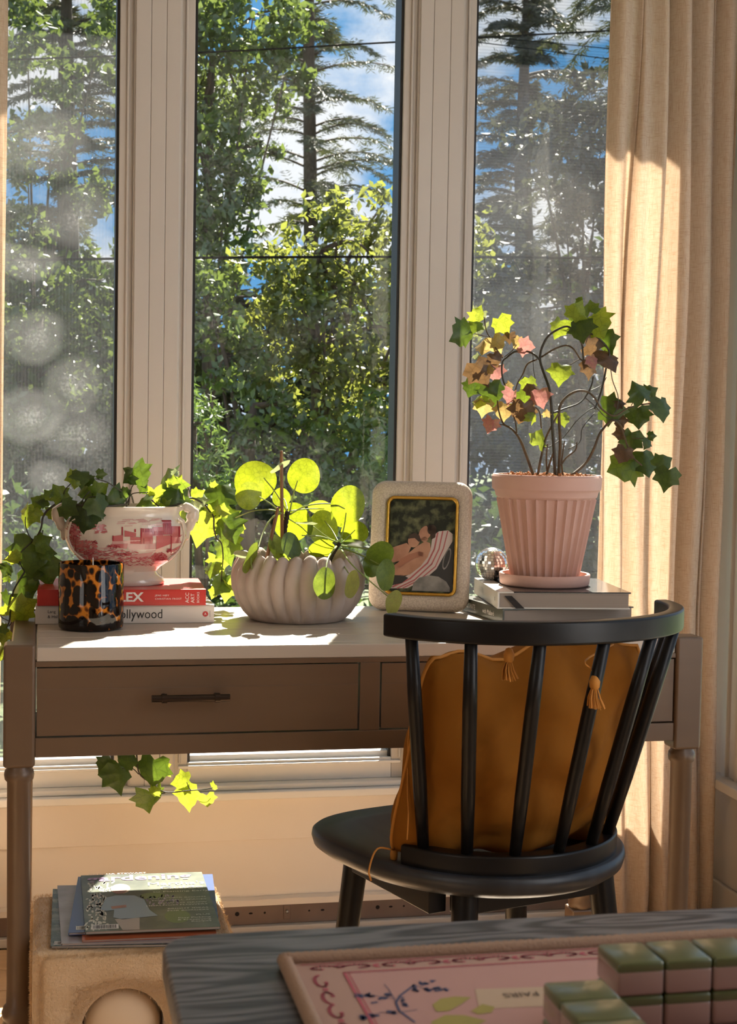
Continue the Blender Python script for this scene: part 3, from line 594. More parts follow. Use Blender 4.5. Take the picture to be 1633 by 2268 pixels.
shape('spine_rule', [[(.305, .010), (.3058, .010), (.3058, .022), (.305, .022)]], GINK, b1, m1 @ frame_m((0, -.0003, 0), (1, 0, 0), (0, 0, 1)))
text('LEX', .0225, WINK, b2, face_front(m2, .140, .0143), 'title_lettering', squeeze=1.12, bold=.0006)
text('T', .0065, mat('faded_print', (.5, .12, .1), .5), b2, face_front(m2, .034, .0165), 'title_lettering')
text('JENS HØY', .0042, WINK, b2, face_front(m2, .204, .0178), 'author_lettering', squeeze=1.15, space=1.2)
text('CHRISTIAN FROST', .0042, WINK, b2, face_front(m2, .204, .0118), 'author_lettering', squeeze=1.15, space=1.2)
for i, (w_, sz) in enumerate((('ACC', .009), ('ART', .009), ('BOOKS', .0059))):
    text(w_, sz, WINK, b2, m2 @ frame_m((.261+i*.0096, -.0004, .0045), (0, 0, 1), (-1, 0, 0)), 'publisher_lettering')
WB = mat('white_book_jacket', (.72, .68, .62), .3, coat=.3); DG = mat('dark_green_book_jacket', (.075, .08, .06), .3, coat=.3); BLKC = mat('black_cover', (.02, .018, .018), .25, coat=.4)
PAPER2 = mat('grey_page_edges', (.36, .29, .24), .85, col2=(.30, .24, .195), nscale=60, stretch=(.02, .02, 30), lo=.4, hi=.6)
b3 = book('decor_book', 'dark green book at the bottom of the right stack', place(.549, 1.824, TOPZ, 5.5), .265, .22, .0272, DG, 'left', 'books stacked under the terracotta pot', page=PAPER2)
b4 = book('fashion_book', 'white-spined book with a black cover edge directly under the terracotta pot', place(.540, 1.828, TOPZ+.0277, -6.5), .248, .262, .031, WB, 'left', 'books stacked under the terracotta pot', page=PAPER2)
m3, m4 = wm(b3), wm(b4)
MB().box(.030, .2485, -.001, .2625, .0292, .0317).build('cover_band', BLKC, b4, local=True, bevel=.0006)
text('COVETEUR', .015, mat('silver_print', (.42, .40, .36), .3, metal=.3), b4, face_left(m4, .20, .0165), 'title_lettering', squeeze=.62)
text('O', .010, INK, b4, face_left(m4, .030, .0155), 'publisher_mark')
text('& DECORATE', .0135, WINK, b3, face_left(m3, .205, .0143), 'title_lettering', squeeze=.85)
text('with Mallard', .0125, WINK, b3, face_left(m3, .098, .0135), 'title_lettering', squeeze=.9)
rb = MB(); rb.add([(.012, -.0006, .024), (.026, -.0006, .024), (.050, -.0022, .001), (.034, -.0022, .001), (.012, -.0012, .024), (.026, -.0012, .024), (.050, -.0028, .001), (.034, -.0028, .001)], [(0, 1, 2, 3), (7, 6, 5, 4), (0, 4, 5, 1), (1, 5, 6, 2), (2, 6, 7, 3), (3, 7, 4, 0)])
rb.build('ribbon_marker', BLKC, b4, local=True)
B1T, B4T = TOPZ+.0324+.0285+.0004, TOPZ+.0277+.0317+.0004

# ---- tortoiseshell candle
def tortoise():
    m, t, out = _base('tortoiseshell_glass'); L = t.links.new
    tcn = N(t, 'ShaderNodeTexCoord'); mpn = N(t, 'ShaderNodeMapping'); mpn.inputs['Scale'].default_value = (1, 1, .8)
    wn = N(t, 'ShaderNodeTexNoise'); wn.inputs['Scale'].default_value = 30; wn.inputs['Detail'].default_value = 2
    wa = N(t, 'ShaderNodeVectorMath', operation='MULTIPLY_ADD'); wa.inputs[1].default_value = (.012, .012, .012)
    L(tcn.outputs['Object'], mpn.inputs['Vector']); L(tcn.outputs['Object'], wn.inputs['Vector']); L(wn.outputs['Color'], wa.inputs[0]); L(mpn.outputs[0], wa.inputs[2])
    vo = N(t, 'ShaderNodeTexVoronoi', feature='F1'); vo.inputs['Scale'].default_value = 82; vo.inputs['Randomness'].default_value = 1; L(wa.outputs[0], vo.inputs['Vector'])
    r = N(t, 'ShaderNodeValToRGB'); e = r.color_ramp.elements; e[0].position = .60; e[0].color = (.010, .005, .003, 1); e[1].position = .75; e[1].color = (.80, .28, .03, 1)
    e2 = r.color_ramp.elements.new(.67); e2.color = (.25, .065, .008, 1)
    # more of the dark spots lower down the glass
    sx = N(t, 'ShaderNodeSeparateXYZ'); L(tcn.outputs['Object'], sx.inputs[0]); mr = N(t, 'ShaderNodeMapRange'); mr.inputs[1].default_value = 0; mr.inputs[2].default_value = .035; mr.inputs[3].default_value = .16; mr.inputs[4].default_value = 0
    L(sx.outputs['Z'], mr.inputs[0]); ad = N(t, 'ShaderNodeMath', operation='SUBTRACT'); L(vo.outputs['Distance'], ad.inputs[0]); L(mr.outputs[0], ad.inputs[1]); L(ad.outputs[0], r.inputs['Fac'])
    b = N(t, 'ShaderNodeBsdfPrincipled'); b.inputs['Roughness'].default_value = .06; b.inputs['Coat Weight'].default_value = .6; L(r.outputs['Color'], b.inputs['Base Color'])
    tl = N(t, 'ShaderNodeBsdfTranslucent'); L(r.outputs['Color'], tl.inputs[0]); ms = N(t, 'ShaderNodeMixShader'); ms.inputs[0].default_value = .45
    L(b.outputs[0], ms.inputs[1]); L(tl.outputs[0], ms.inputs[2]); L(ms.outputs[0], out.inputs['Surface']); return m
cc = (-.190, 1.822); CR, CH = .0555, .114
cand = thing('jar_candle', (cc[0], cc[1], TOPZ), 'tortoiseshell glass jar candle with one white wick', 'candle')
MB().lathe([(0, 0), (CR*.9, 0), (CR*.985, .004), (CR, .012), (CR, CH-.002), (CR-.0015, CH), (CR-.004, CH-.001), (CR-.0045, .012), (0, .010)], 56).build('glass_jar', tortoise(), cand, smooth=True, local=True, angle=R(55))
MB().lathe([(0, .011), (CR-.0052, .011), (CR-.0052, CH-.022), (CR*.5, CH-.024), (0, CH-.024)], 40).build('wax', mat('cream_wax', (.75, .66, .5), .45, trans=.2, tcol=(.9, .75, .5)), cand, smooth=True, local=True)
MB().tube([(.003, 0, CH-.03), (.003, 0, CH-.01), (.0025, 0, CH+.008)], .0011, 8).build('wick', mat('white_wick', (.8, .78, .72), .8), cand, local=True)

# ---- red transferware planter (oval bowl on a foot, moulded lugs)
CREAM = mat('cream_glaze', (.70, .60, .50), .12, coat=.5, col2=(.66, .55, .46), nscale=5)
pc = Vector((-.124, 1.972, B1T)); plan = thing('planter_bowl', pc, 'cream oval planter printed in red with a castle landscape', 'planter')
PROF = [(.074, 0), (.077, .004), (.073, .013), (.064, .020), (.060, .026), (.070, .035), (.092, .049), (.110, .068), (.1185, .090), (.1195, .108), (.115, .124), (.106, .132), (.104, .137), (.107, .148), (.110, .152), (.107, .153), (.102, .150), (.098, .135), (.105, .110), (.095, .06), (.05, .04), (0, .04)]
PSY = .66; PROF = [(r*.93, z*.94) for r, z in PROF]
MB().lathe([(0, 0)] + PROF, 72, pc, 1, PSY).build('bowl', CREAM, plan, smooth=True, angle=R(60))
for s in (-1, 1):
    q = [pc+Vector((s*x, 0, z)) for x, z in ((.093, .137), (.107, .141), (.121, .132), (.119, .115), (.112, .098), (.110, .080))]
    MB().tube(smooth_path(q, 5), [.006]*5+[.009]*5+[.012]*5+[.009]*5+[.006]*5+[.003], 12).build('lug', CREAM, plan, smooth=True)
    q = [pc+Vector((s*x, y, z)) for x, y, z in ((.091, -.041, .120), (.100, -.033, .111), (.103, -.028, .085), (.093, -.028, .062), (.074, -.032, .045))]
    MB().tube(smooth_path(q, 5), .0022, 8).build('moulded_rib', CREAM, plan, smooth=True)
def prof_r(z):
    for (r0, z0), (r1, z1) in zip(PROF[5:12], PROF[6:13]):
        if z0 <= z <= z1: return r0 + (r1-r0)*(z-z0)/(z1-z0)
    return PROF[5][0]
def on_bowl(u, z, off=.0004):                     # u: sideways metres on the near face
    r = prof_r(max(.0331, min(.1238, z))) + off; u = max(-.985*r, min(.985*r, u)); return pc + Vector((u, -PSY*math.sqrt(max(0, r*r-u*u))-off, z))
PLS = SZ_AT(1.0, (pc.x, pc.y-.06, pc.z+.07))
def crop2bowl(x, y): return ((x-790)/1633*320*PLS, (930-y)/1633*320*PLS)
RED_D = mat('red_transfer_dark', (.34, .035, .05), .15, coat=.4); RED_M = mat('red_transfer_mid', (.50, .14, .14), .15, coat=.4); RED_L = mat('red_transfer_pale', (.62, .36, .33), .15, coat=.4)
def bowl_print(name, polys, m, off):
    b = MB()
    for p in polys:
        q = [crop2bowl(*a) for a in p]
        if len(q) == 4:                           # subdivide rectangles so that they follow the curve
            nn = max(1, int(abs(q[1][0]-q[0][0])/.006)); mm = max(1, int(max(abs(q[2][1]-q[1][1]), abs(q[3][1]-q[0][1]))/.008))
            g = lambda i, j: on_bowl((q[0][0]*(1-i)+q[1][0]*i)*(1-j)+(q[3][0]*(1-i)+q[2][0]*i)*j, (q[0][1]*(1-i)+q[1][1]*i)*(1-j)+(q[3][1]*(1-i)+q[2][1]*i)*j, off)
            b.grid(g, nn, mm)
        else:
            c = (sum(a for a, _ in q)/len(q), sum(c_ for _, c_ in q)/len(q)); k = len(q)
            v = [on_bowl(*c, off)] + [on_bowl((a+c[0])/2, (d+c[1])/2, off) for a, d in q] + [on_bowl(a, d, off) for a, d in q]
            b.add(v, [(0, 1+i, 1+(i+1) % k) for i in range(k)] + [(1+i, 1+k+i, 1+k+(i+1) % k, 1+(i+1) % k) for i in range(k)])
    return stuff(b.build(name, m, plan, smooth=True))
rr = random.Random(4)
def dab(cx, cy, rx, ry, n, sx, sy, ang=0):
    out = []
    for _ in range(n):
        a = rr.uniform(0, 2*PI); q = rr.random()**.6; out.append(ell(cx+rx*q*math.cos(a), cy+ry*q*math.sin(a), sx*rr.uniform(.5, 1.3), sy*rr.uniform(.5, 1.3), 7, ang+rr.uniform(-.5, .5)))
    return out
pale = [[(620, 400), (960, 390), (960, 435), (610, 440)], [(780, 440), (1110, 430), (1100, 500), (800, 500)], [(820, 560), (1080, 530), (1040, 600), (830, 610)]]
for i in range(26): 
    x = rr.uniform(640, 1150); y = rr.uniform(150, 235) ; pale.append([(x, y), (x+90, y-6), (x+90, y+3), (x, y+8)])
for i in range(30):
    x = rr.uniform(330, 1000); y = rr.uniform(470, 700); pale.append([(x, y), (x+110, y-5), (x+110, y+5), (x, y+8)])
bowl_print('pale_print', pale + dab(1000, 640, 300, 60, 60, 26, 7), RED_L, .0003)
mid = [[(930, 255), (1070, 265), (1070, 435), (930, 435)], [(1070, 240), (1190, 245), (1190, 345), (1070, 345)], [(1180, 180), (1285, 185), (1285, 335), (1190, 335)], [(1290, 240), (1395, 245), (1395, 440), (1290, 440)], [(1395, 345), (1470, 350), (1460, 440), (1395, 440)], [(815, 350), (935, 360), (935, 435), (815, 430)], [(750, 280), (880, 310), (880, 350), (750, 350)], [(620, 345), (735, 330), (735, 400), (620, 405)], [(1110, 345), (1290, 340), (1290, 440), (1110, 500)], [(600, 440), (790, 430), (780, 490), (590, 470)], [(1290, 520), (1470, 440), (1440, 480), (1300, 545)]]
mid += dab(190, 330, 70, 150, 110, 20, 9, .6) + dab(330, 480, 130, 80, 110, 20, 7, -.4) + dab(470, 265, 100, 50, 40, 26, 7, .2) + dab(1150, 600, 90, 60, 90, 16, 8) + dab(600, 540, 330, 40, 90, 26, 5) + dab(950, 640, 330, 60, 90, 24, 6) + dab(1350, 560, 70, 60, 40, 16, 6, -.5) + dab(330, 600, 140, 40, 60, 22, 7) + dab(700, 620, 250, 40, 50, 20, 5)
bowl_print('mid_print', mid, RED_M, .0006)
dark = [[(x, 260), (x+14, 260), (x+14, 300), (x, 300)] for x in (955, 985, 1010, 1035, 1055)] + [[(x, 290), (x+9, 290), (x+9, 335), (x, 335)] for x in range(1085, 1190, 16)] + [[(x, 205), (x+9, 205), (x+9, 330), (x, 330)] for x in range(1195, 1285, 20)] + [[(1168, 168), (1282, 172), (1290, 186), (1175, 184)], [(930, 255), (946, 255), (946, 435), (930, 435)], [(1066, 240), (1082, 240), (1082, 345), (1066, 345)], [(718, 240), (734, 240), (734, 335), (718, 330)], [(860, 265), (878, 265), (878, 300), (860, 300)], [(960, 370), (976, 370), (976, 432), (960, 432)], [(1040, 370), (1058, 370), (1058, 432), (1040, 432)], [(1374, 250), (1392, 250), (1392, 440), (1374, 440)], [(1280, 240), (1294, 240), (1294, 545), (1282, 545)], [(618, 340), (632, 340), (632, 400), (618, 400)]]
dark += [[(200, 590), (212, 590), (222, 380), (214, 380)], [(235, 600), (243, 600), (214, 470), (208, 470)]] + dab(1160, 610, 80, 55, 55, 9, 5) + dab(200, 300, 60, 120, 60, 11, 5, .7) + dab(330, 520, 120, 70, 55, 12, 4, -.5) + dab(740, 555, 60, 20, 12, 14, 4) + dab(620, 470, 80, 20, 20, 12, 5) + dab(1260, 520, 30, 30, 20, 9, 6) + dab(430, 420, 40, 20, 14, 10, 5)
bowl_print('dark_print', dark, RED_D, .0009)
SOIL = mat('potting_soil', (.05, .03, .018), .95, col2=(.12, .07, .04), nscale=60, bump=1, bscale=90, bdist=.006)
MB().lathe([(0, .120), (.085, .120), (.05, .126), (0, .128)], 24, pc, 1, PSY).build('soil', SOIL, plan, smooth=True)

# ---- fluted concrete bowl
CONC = mat('weathered_concrete', (.40, .31, .26), .9, col2=(.54, .45, .39), nscale=9, lo=.3, hi=.7, bump=.5, bscale=80, bdist=.002)
bc = Vector((.187, 1.926, TOPZ)); BR, BH = .124, .128; BS = .94
cbowl = thing('fluted_bowl', bc, 'weathered fluted concrete bowl holding the round-leaved plant', 'bowl')
def flute(t, z):
    k = min(1, z/.03)*.105; w_ = t*12 + 2.4*math.sin(z*22)*.5 + .5*math.sin(3*t); s = abs(math.sin(w_)); return 1 - k*(1-s**.42)*1.0
pr = [(.0, 0), (.088, 0), (.094, .003), (.108, .017), (.122, .038), (.1305, .063), (.132, .083), (.128, .102), (.118, .118), (.112, .124)]
b = MB(); nn = 384; vs = []; inner = [(.108, .124), (.104, .116), (.108, .09), (.10, .05), (0, .045)]
for i, (r, z) in enumerate(pr + inner):
    for j in range(nn):
        t = 2*PI*j/nn; outer = i < len(pr)
        q = r*(flute(t, z) if z > .004 and z < .13 else 1); zz = z
        wv = abs(math.sin(t*12+2.4*math.sin(BH*22)*.5+.5*math.sin(3*t)))**.7 + .35*math.sin(2*t+1)*math.sin(5*t)
        if z > .10: zz = z + (.012*wv - .006)*min(1, (z-.10)/.02)
        vs.append((bc.x+q*BS*math.cos(t), bc.y+q*BS*math.sin(t), bc.z+zz*BS))
K = len(pr+inner); b.add(vs, [(i*nn+j, i*nn+(j+1) % nn, (i+1)*nn+(j+1) % nn, (i+1)*nn+j) for i in range(K-1) for j in range(nn)])
b.build('bowl', CONC, cbowl, smooth=True)
MB().lathe([(0, .088), (.098, .088), (.06, .092), (0, .094)], 30, bc).build('soil', SOIL, cbowl, smooth=True)

# ---- photo frame
IV = mat('ivory_shagreen', (.70, .61, .51), .45, col2=(.50, .41, .33), kind='voronoi', nscale=330, lo=.0, hi=.75, bump=.6, bscale=330, bdist=.0012, bkind='voronoi')
GOLD = mat('gold_trim', (.62, .36, .07), .28, metal=1, bump=.6, bscale=160, bdist=.002)
FW_, FH, FT = .196, .252, .020
Mf = Matrix.Translation((.438, 2.020, TOPZ+.0008)) @ Matrix.Rotation(R(-22), 4, 'Z') @ Matrix.Rotation(R(-7), 4, 'X')
pf = thing('photo_frame', Mf.translation, 'ivory shagreen photo frame with a gold inner rim beside the terracotta pot', 'photo frame')
def rrect(w, h, r, n=8, cx=0, cz=0):
    out = []
    for (sx, sz, a0) in ((1, 1, 0), (-1, 1, PI/2), (-1, -1, PI), (1, -1, 3*PI/2)):
        for i in range(n+1): a = a0 + PI/2*i/n; out.append((cx+sx*(w/2-r)+r*math.cos(a), cz+sz*(h/2-r)+r*math.sin(a)))
    return out
def ring_mesh(sections):                          # list of (outline, y) joined
    b = MB(); k = len(sections[0][0]); v = [Mf @ Vector((x, y, z)) for pts, y in sections for x, z in pts]
    b.add(v, [(i*k+j, i*k+(j+1) % k, (i+1)*k+(j+1) % k, (i+1)*k+j) for i in range(len(sections)-1) for j in range(k)]); return b
hz = FH/2; wx, wz, wcx = .136, .187, .004
fix_normals(ring_mesh([(rrect(wx, wz, .012, cx=wcx, cz=hz), .004), (rrect(wx, wz, .012, cx=wcx, cz=hz), -.006), (rrect(wx+.02, wz+.02, .016, cx=wcx*.8, cz=hz), -.011), (rrect(FW_-.016, FH-.016, .022, cz=hz), -.011), (rrect(FW_-.004, FH-.004, .026, cz=hz), -.006), (rrect(FW_, FH, .028, cz=hz), .002), (rrect(FW_, FH, .028, cz=hz), .009), (rrect(wx, wz, .012, cx=wcx, cz=hz), .009)]).build('shagreen_border', IV, pf, smooth=True, angle=R(50)))
fix_normals(ring_mesh([(rrect(wx-.008, wz-.008, .010, cx=wcx, cz=hz), -.004), (rrect(wx-.006, wz-.006, .011, cx=wcx, cz=hz), -.012), (rrect(wx+.003, wz+.003, .014, cx=wcx, cz=hz), -.013), (rrect(wx+.005, wz+.005, .015, cx=wcx, cz=hz), -.008)]).build('gold_rim', GOLD, pf, smooth=True))
GREENP = mat('photo_dark_foliage', (.010, .014, .006), .7, col2=(.20, .21, .10), nscale=60, ndetail=6, lo=.45, hi=.8)
pbk = MB(); o_ = rrect(wx-.006, wz-.006, .010, cx=wcx, cz=hz); pbk.add([Mf @ Vector((x, -.001, z)) for x, z in o_] + [Mf @ Vector((x, .008, z)) for x, z in o_], [tuple(range(len(o_)-1, -1, -1)), tuple(range(len(o_), 2*len(o_)))])
ph = pbk.build('photo_print', GREENP, pf)
MB().box(-.05, .05, .009, .012, .02, .22, Mf).build('back_board', INK, pf)
es = MB(); es.add([Mf @ Vector(q) for q in ((-.02, .012, .16), (.02, .012, .16), (.028, .075, .0135), (-.028, .075, .0135), (-.02, .015, .163), (.02, .015, .163), (.028, .078, .0135), (-.028, .078, .0135))], [(0, 1, 2, 3), (7, 6, 5, 4), (0, 4, 5, 1), (1, 5, 6, 2), (2, 6, 7, 3), (3, 7, 4, 0)]); es.build('easel_leg', INK, pf)
x0_, z1_ = wcx-(wx-.01)/2, hz+(wz-.01)/2
def pic(x, y): return (x0_ + (x-130)/285*(wx-.01), z1_ - (y-178)/392*(wz-.01))
def picp(name, polys, m, k):
    MM = Mf @ frame_m((0, -.001, 0), (1, 0, 0), (0, 0, 1)); return shape(name, [[pic(*a) for a in p] for p in polys], m, ph, MM, .0002+k*.0002)
SKIN = mat('print_skin', (.48, .25, .16), .5, col2=(.30, .13, .08), nscale=22); SKIN2 = mat('print_skin_shade', (.34, .14, .085), .4); HAIR = mat('print_hair', (.045, .024, .015), .5)
TOWEL = mat('print_towel', (.58, .48, .45), .4); STRP = mat('print_stripe', (.42, .12, .12), .4); PGREY = mat('print_grey', (.16, .15, .14), .3, col2=(.30, .28, .26), nscale=40); PDK = mat('print_dark', (.03, .028, .028), .4)
picp('photo_chair_frame', [[(330, 420), (412, 350), (412, 566), (250, 566), (280, 500)]], PDK, 1)
picp('photo_towel', [[(318, 330), (345, 308), (385, 303), (406, 318), (406, 350), (380, 395), (340, 470), (285, 520), (215, 556), (140, 560), (140, 540), (215, 500), (285, 440), (312, 380)]], TOWEL, 2)
picp('photo_stripes', stroke([(340, 315), (328, 385), (300, 445), (225, 515), (150, 552)], 7) + stroke([(362, 308), (348, 385), (318, 450), (245, 520), (170, 558)], 6) + stroke([(384, 306), (368, 380), (335, 460), (265, 520), (195, 556)], 5), STRP, 3)
picp('photo_torso', [[(140, 470), (178, 440), (215, 405), (250, 375), (288, 352), (308, 360), (312, 385), (300, 420), (270, 460), (225, 497), (190, 505), (140, 500)]], SKIN, 4)
picp('photo_head', [ell(284, 318, 25, 34, 20, .5), [(262, 345), (285, 360), (300, 345), (285, 330)]], SKIN, 5)
picp('photo_hair', [ell(314, 302, 20, 22, 16, .3), [(290, 285), (318, 282), (334, 300), (330, 335), (312, 345), (306, 315)]], HAIR, 6)
picp('photo_child_body', [[(138, 385), (175, 372), (205, 362), (225, 380), (212, 410), (178, 440), (140, 450)]], SKIN, 7)
picp('photo_child_head', [ell(236, 352, 26, 29, 20, .3)], SKIN, 8)
picp('photo_child_hair', [[(212, 345), (216, 328), (238, 318), (260, 328), (268, 350), (258, 356), (240, 340), (222, 342)]], HAIR, 9)
picp('photo_arm', [[(180, 432), (215, 412), (262, 396), (280, 400), (278, 416), (240, 428), (200, 452), (178, 470), (165, 460)]] + [ell(268, 403+i*6, 14, 3, 8, .25) for i in range(3)], SKIN2, 10)
picp('photo_shorts', [[(140, 505), (190, 500), (218, 512), (190, 535), (140, 548)]], PDK, 4)
picp('photo_metal_drum', [[(235, 566), (240, 535), (265, 510), (305, 498), (350, 502), (385, 522), (402, 548), (402, 566)]], PGREY, 5)
picp('photo_chair_arm', [ell(384, 425, 15, 48, 20, .25)] , PGREY, 4); picp('photo_chair_slot', [ell(384, 425, 10, 40, 20, .25)], PDK, 5)

# ---- mirror ball
MIR = mat('mirror_tile', (.92, .91, .90), .16, metal=1); GROUT = mat('ball_core', (.5, .48, .47), .4, metal=.6)
DR = .0325; dp = P(1090, 1243, 2.045); dcn = Vector((dp.x, 2.045, B4T+DR*.93)); disco = thing('mirror_ball', (dcn.x, dcn.y, B4T), 'small silver mirror ball tucked behind the left of the terracotta pot', 'mirror ball')
MB().lathe([(0, -DR*.93), (DR*.36, -DR*.93)] + [(DR*.985*math.cos(a), DR*.985*math.sin(a)) for a in [R(-66+i*12.0) for i in range(13)]] + [(0, DR*.985)], 32, dcn).build('core', GROUT, disco, smooth=True)
tl_ = MB(); rows = 15; r3 = random.Random(9)
for i in range(rows):
    a0 = R(-66 + i*150/rows); a1 = R(-66 + (i+.9)*150/rows); n_ = max(6, int(34*math.cos((a0+a1)/2)))
    for j in range(n_):
        t0, t1 = 2*PI*j/n_, 2*PI*(j+.9)/n_; jt = Vector((r3.uniform(-1, 1), r3.uniform(-1, 1), r3.uniform(-1, 1)))*.0006
        c_ = Vector((math.cos((a0+a1)/2)*math.cos((t0+t1)/2), math.cos((a0+a1)/2)*math.sin((t0+t1)/2), math.sin((a0+a1)/2)))
        q = [Vector((math.cos(a)*math.cos(t), math.cos(a)*math.sin(t), math.sin(a))) for a, t in ((a0, t0), (a0, t1), (a1, t1), (a1, t0))]
        nrm = (c_ + jt*60).normalized(); out_ = []
        for p in q: d_ = p - c_; d_ -= nrm*d_.dot(nrm); out_.append(dcn + (c_*1.012 + d_)*DR)
        tl_.add(out_, [(0, 1, 2, 3)])
stuff(tl_.build('mirror_tiles', MIR, disco))

# ---- ribbed terracotta pot on its saucer
TER = mat('pink_terracotta', (.60, .345, .275), .75, col2=(.66, .42, .345), nscale=6, bump=.15, bscale=120)
pp = Vector((P(1206, 1290, 1.945).x, 1.945, B4T)); PSC = .94
sau = thing('plant_saucer', pp, 'pink terracotta saucer under the ribbed pot', 'saucer')
MB().lathe([(0, 0), (.087, 0), (.0905, .003), (.0925, .021), (.091, .0225), (.086, .022), (.083, .008), (0, .007)], 64, pp, PSC, PSC).build('dish', TER, sau, smooth=True, angle=R(50))
pz = pp + Vector((0, 0, .0075)); PH = .203
tpot = thing('ribbed_pot', pz, 'pink ribbed terracotta pot with a thick rim on the right book stack', 'pot')
def rib(t, z): return 1 - (.10*abs(math.sin(t*15))**.8-.03 if .004 < z < PH-.045 else 0)
prf = [(0, 0), (.066, 0), (.068, .0045)] + [(.068+(.0985-.068)*i/10, .006+i*(PH-.052)/10) for i in range(11)] + [(.0985, PH-.0445), (.1025, PH-.041), (.1045, PH-.033), (.1065, PH-.030), (.1105, PH-.027), (.1115, PH-.004), (.109, PH), (.102, PH), (.100, PH-.006), (.096, PH-.04), (.07, .02), (0, .02)]
MB().lathe(prf, 360, pz, PSC, PSC, fn=rib).build('body', TER, tpot, smooth=True, angle=R(32))
BARKM = mat('bark_chips', (.32, .14, .055), .9, col2=(.50, .24, .10), nscale=70); r4 = random.Random(5)
MB().lathe([(0, PH-.018), (.099, PH-.018), (.05, PH-.012), (0, PH-.010)], 30, pz, PSC, PSC).build('soil', SOIL, tpot, smooth=True)
cb = MB()
for i in range(420):
    a, q = r4.uniform(0, 2*PI), .088*math.sqrt(r4.random()); s = r4.uniform(.0025, .0065)
    M_ = Matrix.Translation(pz+Vector((q*math.cos(a), q*math.sin(a), PH-.008+r4.uniform(-.004, .006)))) @ Euler((r4.uniform(0, 6), r4.uniform(0, 6), r4.uniform(0, 6))).to_matrix().to_4x4()
    cb.box(-s, s, -s*.6, s*.6, -s*.3, s*.3, M_)
stuff(cb.build('bark_chips', BARKM, tpot))

# ================================================================== PLANTS
def leaf_mat(name, a, b, tcol, trans, rough=.38): 
    return mat(name, a, rough, col2=b, nscale=3.5, ndetail=4, trans=trans, tcol=tcol, spec=.5, vein=(4.2, .62))
IVY = {'g': leaf_mat('ivy_leaf_shaded', (.030, .062, .014), (.05, .09, .02), (.16, .24, .02), .30),  # the greens put backlight and shade on the same ivy into leaf colour
       'm': leaf_mat('ivy_leaf_mid', (.05, .10, .015), (.08, .14, .02), (.30, .40, .03), .40),
       'Y': leaf_mat('ivy_leaf_backlit', (.15, .23, .03), (.19, .27, .04), (.50, .56, .04), .52),
       'y': leaf_mat('ivy_leaf_light', (.10, .17, .02), (.14, .20, .03), (.42, .50, .04), .45),
       'w': leaf_mat('ivy_leaf_silvery', (.22, .28, .16), (.28, .34, .22), (.45, .5, .2), .25, .25),
       'r': leaf_mat('ivy_leaf_bronze', (.055, .035, .022), (.10, .055, .03), (.24, .13, .05), .35),
       'p': leaf_mat('ivy_leaf_pink', (.34, .10, .12), (.30, .22, .10), (.62, .26, .22), .45),
       'c': leaf_mat('ivy_leaf_peach', (.30, .20, .08), (.26, .22, .06), (.70, .48, .16), .45)}
STEM = mat('ivy_stem', (.035, .03, .018), .55); STEMG = mat('green_stem', (.26, .32, .09), .5, trans=.2, tcol=(.5, .5, .1)); STEMB = mat('brown_stem', (.11, .07, .032), .7, col2=(.06, .04, .02), nscale=60)
LOBES = [[(.0, .10), (.18, -.03), (.40, .01), (.40, .21), (.60, .40), (.40, .50), (.33, .66), (.15, .80), (.0, 1.0)],
         [(.0, .08), (.22, -.06), (.38, .10), (.52, .22), (.42, .36), (.50, .58), (.28, .62), (.13, .78), (.0, 1.0)],
         [(.0, .12), (.16, .0), (.42, -.04), (.41, .20), (.62, .36), (.43, .46), (.42, .62), (.20, .74), (.0, 1.0)]]
def ivy_mesh(k, fold, curl):
    bm = bmesh.new(); out = LOBES[k]; mid = [(0, 1.0), (0, .75), (0, .5), (0, .28), (0, out[0][1])]
    cache = {}
    def vt(x, y):
        key = (round(x, 4), round(y, 4))
        if key not in cache:
            z = -fold*abs(x)*1.0 - curl*(y-.4)**2 + .05*math.sin(7*x+5*y+k)
            cache[key] = bm.verts.new((x*1.05, y, z))
        return cache[key]
    for s in (1, -1):
        o_ = [(x*s*(1 if s > 0 else .94), y) for x, y in out]
        # fan strips between midrib and outline
        mids = [mid[4], mid[4], mid[3], mid[3], mid[2], mid[2], mid[1], mid[1], mid[0]]
        for i in range(len(o_)-1):
            a, b_, c, d = vt(*mids[i]), vt(*o_[i]), vt(*o_[i+1]), vt(*mids[i+1]); q = []
            for w_ in ((a, b_, c, d) if s > 0 else (d, c, b_, a)):
                if w_ not in q: q.append(w_)
            if len(q) > 2:
                try: bm.faces.new(q)
                except ValueError: pass
    bmesh.ops.triangulate(bm, faces=bm.faces)
    bmesh.ops.subdivide_edges(bm, edges=bm.edges, cuts=1, use_grid_fill=True, smooth=.0)
    me = bpy.data.meshes.new('leaf'); bm.to_mesh(me); bm.free(); me.polygons.foreach_set('use_smooth', [True]*len(me.polygons)); me.materials.append(IVY['g']); return me
IVM = [ivy_mesh(i % 3, f, c) for i, (f, c) in enumerate(((.25, .25), (.45, .5), (.6, .35), (.1, .6), (.35, .15), (.7, .6)))]
r5 = random.Random(12)
VIEW = Matrix(((_rt.x, _up.x, -_fw.x), (_rt.y, _up.y, -_fw.y), (_rt.z, _up.z, -_fw.z)))   # rough facing of the leaves: they hang broadside to the room
